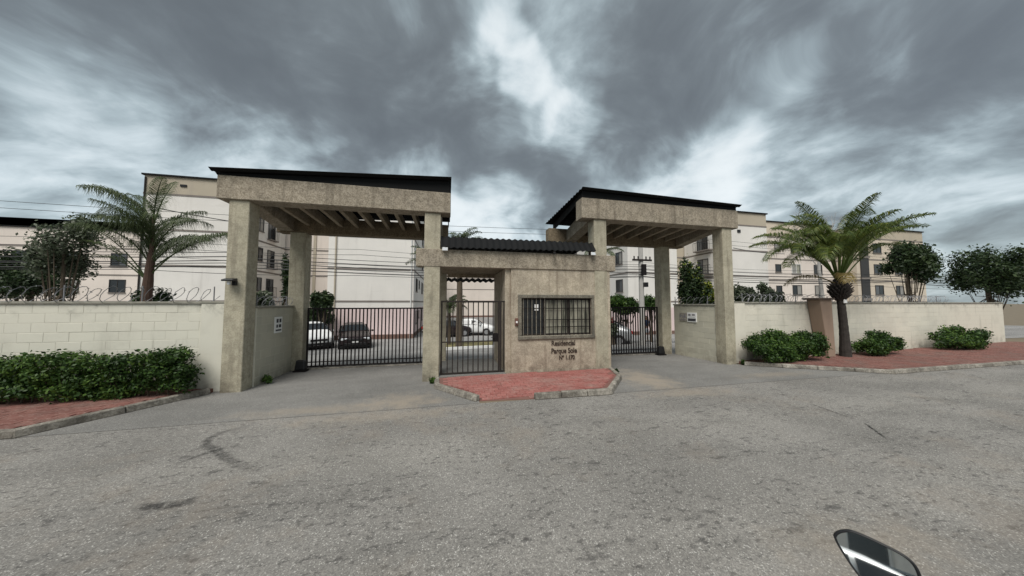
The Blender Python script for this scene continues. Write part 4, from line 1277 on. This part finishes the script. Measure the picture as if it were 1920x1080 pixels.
# A2: pinkish block at the outer left, J: far right continuation
A2 = building("pinkish block glimpsed left of the feathery palm", -46.0, -30.2, 36.6, 44, M['bld_pink'], zt=9.2, bands_s=SLABS[:3])
for xx in (-33.0, -36.6, -40.4):
    for z0, z1 in ROWS[:3]: window(A2, 'S', xx, xx + 1.3, z0, z1 + .1, 36.6, M['frame_dark'], M['glass_dark'])


# ------------------------------------------------------------------ trees and shrubs behind the walls
def tree_px(name, label, cat, px, pt, pb, wpx, d, n, size, m, seed, **k):
    """crown spanning pt..pb and wpx wide in the photograph at depth d"""
    c = at_depth(px, (pt + pb) / 2, d); rz = (pb - pt) / 2 * d / 541; rx = wpx / 2 * d / 541
    return shrub(name, label, cat, (c.x, c.y, c.z), (rx, rx * .8, rz), n, size, m, seed, **k)


tree_px("shrub", "bushy shrub behind the return wall with the square sign", "shrub", 492, 540, 585, 40, 14, 1800, .10, M['leaf_grey'], 31, k=9)
tree_px("tree", "slender dark sapling against the recessed pinkish block", "tree", 537, 482, 590, 20, 15, 1500, .10, M['leaf_dark'], 32, k=9, trunk_r=.04)
tree_px("tree", "round dark tree at the corner of the white block above the gate", "tree", 607, 540, 590, 34, 21, 1800, .16, M['leaf_dark'], 33, k=9, trunk_r=.08)
tree_px("hedge", "dark hedge above the parked cars left of the white block", "hedge", 592, 572, 625, 60, 22, 2500, .15, M['leaf_dark'], 34, k=12)
tree_px("tree", "dark rounded tree behind the shorter gate left of the pole", "tree", 1172, 553, 592, 62, 18, 6000, .085, M['leaf_bush'], 35, k=14, trunk_r=.09)
tree_px("tree", "small dark tree behind the shorter gate right of the pole", "tree", 1220, 556, 588, 34, 18.5, 3000, .085, M['leaf_bush'], 36, k=10, trunk_r=.07)
tree_px("tree", "conical dark tree with yellow tips between the white and pale blocks", "tree", 1294, 492, 590, 46, 16, 7000, .075, M['leaf_dark'], 37, k=16, trunk_r=.07, accents=(350, M['leaf_yellow'], "yellow_tips"))
tree_px("shrub", "yellow green shrub between the conical tree and the canopy pillar", "shrub", 1336, 532, 590, 34, 15, 3800, .07, M['leaf_dark'], 38, k=10, accents=(700, M['leaf_yellow'], "yellow_tips"))
tree_px("shrub", "pale grey green shrub peeping over the wall next to the pier", "shrub", 1397, 530, 575, 40, 12.5, 1500, .08, M['leaf_grey'], 39, k=10)
tree_px("shrub", "loose flowering shrub peeping over the wall near the tapered pier", "shrub", 1440, 532, 575, 46, 12.8, 1500, .08, M['leaf_grey'], 40, k=10)
tree_px("tree", "dark leafy tree far right behind the stout palm", "tree", 1700, 452, 530, 80, 17, 9000, .085, M['leaf_dark'], 41, k=16, trunk_r=.12)
tree_px("tree", "tall dark tree closing the view beyond the last block", "tree", 1850, 455, 560, 110, 18, 10000, .09, M['leaf_dark'], 42, k=18, trunk_r=.14)
tree_px("tree", "broad dark tree behind the outer end of the hedge wall", "tree", 60, 470, 565, 110, 14, 9000, .075, M['leaf_dark'], 43, k=18, trunk_r=.14)
tree_px("shrub", "red flowering shrub behind the shorter gate beside the gatehouse", "shrub", 1150, 600, 632, 22, 16.5, 700, .09, M['leaf_grey'], 44, k=7, accents=(160, M['flower'], "flowers"))

# bare pale tree far behind the stout palm
c = at_depth(1534, 440, 20); t = thing("bare_tree", (c.x, c.y, -1.0), "leafless pale tree rising behind the stout palm", "tree")
b = MB(); rr = random.Random(3)
b.tube([(c.x, c.y, -1), (c.x + .1, c.y, 2), (c.x - .1, c.y, 4.2), (c.x, c.y, 6.2)], [.14, .12, .09, .05], 7)
b.build("trunk", M['pole'], t)
b = MB()
def branch(p, d, L, r, lev):
    q = p + d * L; b.tube([p, p.lerp(q, .5) + Vector((rr.uniform(-.05, .05), 0, rr.uniform(0, .06))), q], [r, r * .8, r * .55], 4, False)
    if lev:
        for k in range(3):
            nd = (d + Vector((rr.uniform(-.6, .6), rr.uniform(-.6, .6), rr.uniform(-.1, .5)))).normalized(); branch(p.lerp(q, rr.uniform(.5, 1)), nd, L * rr.uniform(.5, .75), r * .55, lev - 1)
for k in range(9):
    a = rr.uniform(0, 6.28); branch(Vector((c.x, c.y, 4.3 + k * .22)), Vector((math.cos(a) * .6, math.sin(a) * .6, .9)).normalized(), rr.uniform(.9, 1.4), .035, 3)
b.build("branches", M['pole'], t)

# palms inside the yard
def yard_palm(px, py_base, d, ztop, label, n=16, L=1.9, r0=.17, seed=0, drp=80):
    c = at_depth(px, py_base, d); z0 = gz(c.y)
    T = thing("palm_tree", (c.x, c.y, z0), label, "palm")
    palm_trunk(T, [(c.x, c.y, z0 - .03), (c.x + .03, c.y, (z0 + ztop) / 2), (c.x, c.y, ztop)], [r0 * 1.1, r0, r0 * .8], M['bark_brown'])
    rr = random.Random(seed)
    for i in range(n):
        a = i * 2.399; e = rr.uniform(15, 75)
        frond(T, (c.x, c.y, ztop), a, rad(e), L * rr.uniform(.85, 1.1), rad(drp), M['frond_dark'], seed * 50 + i, 34, .40, .035, .3, .15, 0, .5)


yard_palm(860, 640, 15.5, 4.9, "brown trunked palm standing in the yard behind the pedestrian gate", 14, 1.7, .16, 3)
yard_palm(842, 640, 18.5, 1.6, "short dwarf palm left of the brown trunk behind the pedestrian gate", 18, 1.4, .09, 4)
yard_palm(806, 640, 17.5, 4.3, "yard palm whose fronds show over the white block corner", 16, 1.7, .12, 5)
yard_palm(1126, 640, 20, 5.4, "yard palm showing under the narrower canopy roof edge", 14, 1.7, .12, 6)

# grass verge and kerb of the yard
sheet_v = MB()
va = [(-0.9, 17.5), (2.5, 17.0), (3.2, 20.8), (-1.5, 21.6)]
tag(MB().add([(x, y, gz(y) + .05) for x, y in va] + [(x, y, gz(y) - .05) for x, y in va], [(0, 1, 2, 3), (1, 0, 4, 5), (2, 1, 5, 6), (3, 2, 6, 7), (0, 3, 7, 4)]).build("verge", simple("dry_grass_soil", (0.19, 0.165, 0.07), .95, 0, .4, 3)), kind='structure')
vy = MB()
vy.hexa([(-1.0, 15.1, gz(15.1)), (3.3, 16.3, gz(16.3)), (3.3, 16.45, gz(16.3)), (-1.0, 15.25, gz(15.1))], [(-1.0, 15.1, gz(15.1) + .13), (3.3, 16.3, gz(16.3) + .13), (3.3, 16.45, gz(16.3) + .13), (-1.0, 15.25, gz(15.1) + .13)])
tag(vy.build("yard_kerb", M['white']), kind='structure')

# ------------------------------------------------------------------ utility pole and cables
PX, PY = 10.5, 14.15
t = thing("utility_pole", (PX, PY, gz(PY)), "pale concrete utility pole with transformer boxes behind the shorter gate", "utility pole")
MB().tube([(PX, PY, gz(PY) - .05), (PX, PY, 7.2)], [.16, .11], 10).build("pole", M['pole'], t)
MB().tube([(PX + .02, PY - .22, 3.5), (PX + .02, PY - .22, 4.1)], .14, 10).build("transformer", M['steel'], t)
MB().box(PX + .02, PY and PX + .22, PY - .3, PY - .12, 2.85, 3.1).build("junction_box", M['black'], t)
MB().box(PX - .6, PX + .6, PY - .16, PY - .08, 4.3, 4.4).build("crossarm", M['steel_brown'], t)
ins = MB()
for k in (-.5, -.25, .25, .5): ins.tube([(PX + k, PY - .12, 4.4), (PX + k, PY - .12, 4.56)], .035, 6)
ins.build("insulators", M['steel'], t)


def cable(label, pts, r, group):
    P = []
    for (a, c) in zip(pts[:-1], pts[1:]):
        a = Vector(a); c = Vector(c); L = (c - a).length
        for i in range(16):
            f = i / 16; p = a.lerp(c, f); p.z -= 4 * f * (1 - f) * L * 0.011; P.append(p)
    P.append(Vector(pts[-1]))
    o = MB().tube(P, r, 5).build("overhead_cable", M['wire']); tag(o, label, "cable", group)


GRP = "overhead cables strung past the utility pole"
labs = ["lowest street cable of the bundle crossing the white block", "second street cable up in the bundle crossing the white block", "third street cable up in the bundle crossing the white block",
        "fourth street cable up in the bundle crossing the white block", "top street cable of the bundle crossing the white block"]
for k, z in enumerate((3.42, 3.55, 3.66, 3.82, 4.0)):
    cable(labs[k], [(-30, 13.9 + k * .03, z + .12 * math.sin(k * 2)), (-9, 13.95 + k * .03, z + .05), (PX, PY - .1 - k * .02, z), (32, 14.6, z + .1), (60, 15, z)], [.022, .014, .018, .02, .013][k], GRP)
for k, (z0, z1, z2, yy) in enumerate(((3.3, 3.22, 3.5, 14.3), (3.9, 3.72, 3.75, 14.4), (4.25, 4.2, 4.15, 14.5), (3.5, 3.62, 3.95, 14.6), (4.5, 4.4, 4.3, 14.2))):
    cable(("lowest drooping telephone line crossing the white block", "telephone line just under the middle cables crossing the white block", "second highest telephone line on the utility pole", "telephone line sagging between the lowest and middle street cables", "highest drooping telephone line reaching the utility pole")[k], [(-34, yy, z0 + .3), (-12, yy, z0), (-4, yy, z1), (PX, PY + .2, z2), (24, yy, z2 - .2), (60, yy, z2)], (.011, .008, .010, .008, .008)[k], "telephone lines among the street cables")
cable("upper thin wire crossing the sky gap between the canopies", [(-32, 13.6, 6.1), (PX, PY, 5.98), (60, 14.6, 6.0)], .009, "thin wires across the sky gap")
cable("lower thin wire crossing the sky gap between the canopies", [(-32, 13.6, 5.85), (PX, PY, 5.72), (60, 14.6, 5.8)], .009, "thin wires across the sky gap")
a, c = at_depth(235, 378, 13), at_depth(470, 421, 15.5)
cable("dark cable sloping down across the end wall behind the feathery palm", [tuple(a), tuple(c)], .022, None)
a, c = at_depth(1375, 465, 17), at_depth(1470, 476, 21)
cable("dark cable sloping down across the pale end-wall block", [tuple(a), tuple(c)], .022, None)


# ------------------------------------------------------------------ cars
def make_car(label, loc, rz, paint, group="parked cars in the yard", tall=1.0):
    t = thing("parked_car", loc, label, "car", group, rz)
    # stations along +x (front): x, z_sill, z_belt, z_top, w_sill, w_belt, w_top
    S = [(-2.05, .42, .78, .80, .70, .74, .66), (-1.98, .26, .92, .96, .82, .84, .70), (-1.55, .22, .98, 1.22, .86, .88, .62), (-0.95, .20, .98, 1.47, .86, .90, .62),
         (-0.1, .20, .97, 1.50, .86, .90, .64), (0.45, .20, .95, 1.42, .86, .90, .62), (1.02, .20, .93, 1.02, .86, .89, .70), (1.55, .22, .86, .92, .86, .87, .66), (1.95, .26, .76, .80, .80, .82, .62), (2.08, .40, .66, .68, .66, .70, .56)]
    S = [(x, a, c * (1 if k < 0 else tall), (z * tall), ws, wb, wt) for k, (x, a, c, z, ws, wb, wt) in enumerate(S)]
    vs = []; fs = []
    for (x, zs, zb, zt, ws, wb, wt) in S:
        zt = max(zt, zb + .03)
        half = [(ws * .9, zs), (ws, zs + .1), (wb, (zs + zb) / 2 + .08), (wb * .985, zb), (wt + (wb - wt) * .12, zb + (zt - zb) * .82), (wt * .8, zt - .005), (0, zt + .015)]
        ring = [(x, -y, z) for y, z in half] + [(x, y, z) for y, z in half[::-1][1:]]
        vs += ring
    n = 13
    for i in range(len(S) - 1):
        for k in range(n - 1): fs.append((i * n + k, i * n + k + 1, (i + 1) * n + k + 1, (i + 1) * n + k))
        fs.append((i * n + n - 1, i * n, (i + 1) * n, (i + 1) * n + n - 1))
    fs += [tuple(range(n - 1, -1, -1)), tuple((len(S) - 1) * n + k for k in range(n))]
    b = MB().add(vs, fs).build("body", paint, t, smooth=True, local=True)
    md = b.modifiers.new("sub", 'SUBSURF'); md.levels = md.render_levels = 1
    # glazing laid just proud of the cabin
    def P(i, k, o=0.012):
        v = Vector(vs[i * n + k]); return v
    def glass(name, quad, off):
        o = Vector(off); MB().add([tuple(Vector(q) + o) for q in quad] + [tuple(Vector(q) + o * .2) for q in quad], [(0, 1, 2, 3), (0, 4, 5, 1), (1, 5, 6, 2), (2, 6, 7, 3), (3, 7, 4, 0)]).build(name, M['glass_dark'], t, local=True)
    def L(a, c, f): return a.lerp(c, f)
    for sgn, kb, kt in ((-1, 3, 4), (1, 9, 8)):
        for nm, ia, ib, fa, fb in (("side_window", 3, 4, 0.05, .92), ("side_window", 4, 5, .05, .95), ("quarter_window", 2, 3, .35, .92), ("quarter_window", 5, 6, .08, .72)):
            q = [L(P(ia, kb), P(ib, kb), fa), L(P(ia, kb), P(ib, kb), fb), L(P(ia, kt), P(ib, kt), fb), L(P(ia, kt), P(ib, kt), fa)]
            q = [L(q[0], q[3], .10), L(q[1], q[2], .10), L(q[1], q[2], .95), L(q[0], q[3], .95)]
            glass(nm, q, (0, sgn * .03, .012))
    glass("windscreen", [L(P(6, 4), P(5, 4), .12), L(P(6, 8), P(5, 8), .12), L(P(6, 7), P(5, 7), .90), L(P(6, 5), P(5, 5), .90)], (.05, 0, .05))
    glass("rear_window", [L(P(2, 8), P(3, 8), .05), L(P(2, 4), P(3, 4), .05), L(P(2, 5), P(3, 5), .85), L(P(2, 7), P(3, 7), .85)], (-.05, 0, .05))
    for x in (-1.30, 1.30):
        for y in (-.80, .80):
            s = 1 if y > 0 else -1
            wv2 = MB().tube([(x, y - .10 * s, .32), (x, y + .10 * s, .32)], .32, 18).build("wheel", M['tyre'], t, local=True, bevel=.03)
            MB().tube([(x, y + .102 * s, .32), (x, y + .115 * s, .32)], .20, 12).build("rim", M['rim'], wv2, local=True)
    for y in (-.58, .58):
        MB().box(1.90, 2.045, y - .17, y + .17, .60, .74).build("headlight", M['lamp_glass'], t, bevel=.03, local=True)
        MB().box(-2.055, -1.95, y - .16, y + .16, .72, .90).build("tail_light", M['tail'], t, bevel=.02, local=True)
        MB().box(.62, .80, y * 1.0 + (.36 if y > 0 else -.48), y + (.48 if y > 0 else -.36), .98, 1.10).build("side_mirror", paint, t, bevel=.03, local=True)
    MB().box(2.0, 2.10, -.42, .42, .56, .68).build("grille", M['black'], t, bevel=.015, local=True)
    MB().box(2.0, 2.11, -.62, .62, .32, .46).build("bumper_intake", M['black'], t, bevel=.015, local=True)
    MB().box(2.105, 2.12, -.2, .2, .47, .555).build("number_plate", M['frame_white'], t, local=True)
    MB().box(-2.09, -2.03, -.2, .2, .58, .66).build("number_plate", M['frame_white'], t, local=True)
    MB().box(-1.9, 1.9, -.78, .78, .17, .30).build("underbody", M['black'], t, local=True)
    return t


def car_at(px, py, d): c = at_depth(px, py, d); return (c.x, c.y, gz(c.y) + .006)


make_car("dark parked car facing the long sliding gate", car_at(664, 648, 18.8), rad(-72), M['car_black'])
make_car("white parked car half hidden by the column beside the dark car", car_at(584, 650, 18.4), rad(-58), M['car_white'], tall=1.08)
make_car("white car seen side-on through the pedestrian gate", car_at(886, 624, 27), rad(-8), M['car_white'])
make_car("dark car parked low behind the dwarf palm", car_at(838, 626, 25.5), rad(20), M['car_black'])
make_car("silver car behind the shorter gate beside the gatehouse", car_at(1118, 642, 18), rad(150), M['car_silver'])


# ------------------------------------------------------------------ person behind the shorter gate
def skin_mesh(name, verts, edges, radii, m, parent, root=0, sub=2):
    me = bpy.data.meshes.new(name); me.from_pydata(verts, edges, []); me.materials.append(m)
    o = bpy.data.objects.new(name, me); COL.objects.link(o); o.parent = parent
    md = o.modifiers.new("skin", 'SKIN')
    for i, r in enumerate(radii):
        me.skin_vertices[0].data[i].radius = r if isinstance(r, tuple) else (r, r)
        me.skin_vertices[0].data[i].use_root = (i == root)
    md.use_smooth_shade = True
    s = o.modifiers.new("sub", 'SUBSURF'); s.levels = s.render_levels = sub
    return o


c = at_depth(1212, 640, 19.5)
P_ = thing("person", (c.x, c.y, gz(c.y)), "person in a navy top and white shorts standing behind the shorter gate", "person", rz=rad(-75))
bv = [(0, 0, .95), (0, 0, 1.15), (0, 0, 1.36), (0, 0, 1.47), (.015, 0, 1.58), (.02, 0, 1.69),
      (0, .19, 1.40), (.02, .25, 1.13), (.10, .24, .90), (0, -.19, 1.40), (.02, -.25, 1.13), (.12, -.22, .92),
      (0, .10, .90), (.03, .12, .50), (-.02, .13, .09), (.10, .14, .04), (0, -.10, .90), (.02, -.11, .50), (.0, -.12, .09), (.12, -.13, .04)]
be = [(0, 1), (1, 2), (2, 3), (3, 4), (4, 5), (2, 6), (6, 7), (7, 8), (2, 9), (9, 10), (10, 11), (0, 12), (12, 13), (13, 14), (14, 15), (0, 16), (16, 17), (17, 18), (18, 19)]
br = [(.13, .16), (.12, .15), (.12, .17), .055, .085, .07, .06, .045, .03, .06, .045, .03, .085, .058, .04, .035, .085, .058, .04, .035]
skin_mesh("body", bv, be, br, M['skin'], P_)
skin_mesh("shirt", [(0, 0, .98), (0, 0, 1.18), (0, 0, 1.38), (0, 0, 1.45), (0, .19, 1.40), (.015, .235, 1.2), (0, -.19, 1.40), (.015, -.235, 1.2)],
          [(0, 1), (1, 2), (2, 3), (2, 4), (4, 5), (2, 6), (6, 7)], [(.155, .185), (.145, .175), (.14, .19), .075, .082, .07, .082, .07], M['shirt'], P_)
skin_mesh("shorts", [(0, 0, .98), (0, 0, .90), (0, .10, .84), (.03, .12, .56), (0, -.10, .84), (.02, -.11, .56)], [(0, 1), (1, 2), (2, 3), (1, 4), (4, 5)],
          [(.15, .18), (.14, .17), .11, .095, .11, .095], M['shorts'], P_)
skin_mesh("hair", [(-.01, 0, 1.63), (-.005, 0, 1.74)], [(0, 1)], [.088, .072], M['hair'], P_)
fc = MB()
for s in (-1, 1): fc.box(.085, .10, s * .035 - .01, s * .035 + .01, 1.63, 1.645)
fc.box(.09, .115, -.012, .012, 1.59, 1.63); fc.box(.085, .10, -.025, .025, 1.555, 1.565)
fc.build("face_features", M['hair'], P_, local=True)

# ------------------------------------------------------------------ motorcycle mirror close to the camera
DM = 0.66
cM = at_depth(1668, 1062, DM)
toc = (Vector((0, 0, EYE)) - cM).normalized()
nM = (toc + Vector((0.0, -0.12, -0.232))).normalized()          # the mirror is turned a little off the lens


def on_mirror(px, py):
    r = ray(px, py); t = (cM - Vector((0, 0, EYE))).dot(nM) / r.dot(nM); return Vector((0, 0, EYE)) + r * t


OUT = [(1562, 1004), (1566, 998), (1576, 994), (1590, 993), (1604, 997), (1626, 1006), (1654, 1019), (1682, 1033), (1706, 1048), (1722, 1066), (1730, 1090), (1724, 1114), (1704, 1130), (1676, 1134), (1646, 1118), (1618, 1090), (1598, 1065), (1580, 1038), (1568, 1018)]
ring = [on_mirror(*p) for p in spline(OUT + [OUT[0]], 5)[:-1]]
cen = sum(ring, Vector()) / len(ring)
t = thing("motorcycle_mirror", tuple(cen), "black rimmed motorcycle mirror close up at the foot of the view", "mirror")


def scaled(k, off): return [cen + (p - cen) * k + nM * off for p in ring]


def loft(rings, cap0=True, cap1=True):
    n = len(rings[0]); b = MB(); vs = [p for r in rings for p in r]
    fs = [(i * n + k, i * n + (k + 1) % n, (i + 1) * n + (k + 1) % n, (i + 1) * n + k) for i in range(len(rings) - 1) for k in range(n)]
    if cap0: fs.append(tuple(range(n - 1, -1, -1)))
    if cap1: fs.append(tuple((len(rings) - 1) * n + k for k in range(n)))
    return b.add(vs, fs)


loft([scaled(.905, -.003), scaled(.912, .003), scaled(.97, .005), scaled(1.0, 0), scaled(1.0, -.006), scaled(.93, -.022), scaled(.75, -.036), scaled(.45, -.044)], False, True).build("housing", M['black'], t, smooth=True)
loft([scaled(.92, 0.0005), scaled(.92, -.002)], True, True).build("glass", M['mirror'], t)
back = cen - nM * .042
MB().tube(spline([tuple(back + nM * .01), tuple(back - nM * .03 + Vector((.03, .0, -.03))), tuple(back + Vector((.08, .02, -.16))), tuple(back + Vector((.14, .0, -.30)))], 6), .0065, 8).build("stem", M['black'], t, smooth=True)

# what the mirror shows: the other side of the street, behind the photographer
make_car("white parked car seen only as a reflection in the motorcycle mirror", (-6.4, -4.3, 0.006), rad(100), M['car_white'], group=None)
t = thing("street_house", (-13, -10, 0), "plain grey house across the street seen only in the motorcycle mirror", "house")
MB().box(-20, -9.5, -16, -9.0, -.02, 3.2).build("wall", M['bld_white'], t)
MB().box(-20.4, -9.1, -16.4, -8.6, 3.2, 3.4).build("roof", M['roof'], t)
MB().box(-9.5, -9.44, -12.3, -11.2, 0, 2.2).build("door", M['frame_dark'], t)
for x in (-12.2, -16.5):
    w_ = MB().box(x, x + 1.5, -9.0, -8.94, 1.0, 2.2).build("window", M['frame_white'], t)
    MB().box(x + .08, x + 1.42, -8.94, -8.93, 1.08, 2.12).build("pane", M['glass_dark'], w_)
tag(MB().box(-30, 30, -40, -6.2, -.1, .10).build("far_pavement", M['kerb']), kind='structure')

# weeds growing in the joints at the foot of walls and pillars
for x, y, h, lab in ((-4.30, 8.25, .22, "small weed at the foot of the return wall with the square sign"), (-.36, 7.42, .14, "small weed at the corner of the island kerb below the slim pillar"),
                     (9.2, 7.5, .14, "small weed at the foot of the canopy pillar by the clipped bushes"), (12.7, 7.42, .12, "small weed at the base of the brown tapered pier"), (4.66, 7.45, .10, "small weed where the island kerb meets the gatehouse corner")):
    t = thing("weed", (x, y, 0), lab, "weed", None)
    V, tn = leaf_quads([(x, y, h * .55, h * .5, h * .4, h * .5)], 130, .035, int(abs(x) * 100), elong=3.2)
    quads_obj("leaves", V, tn, M['leaf_bush'], t)
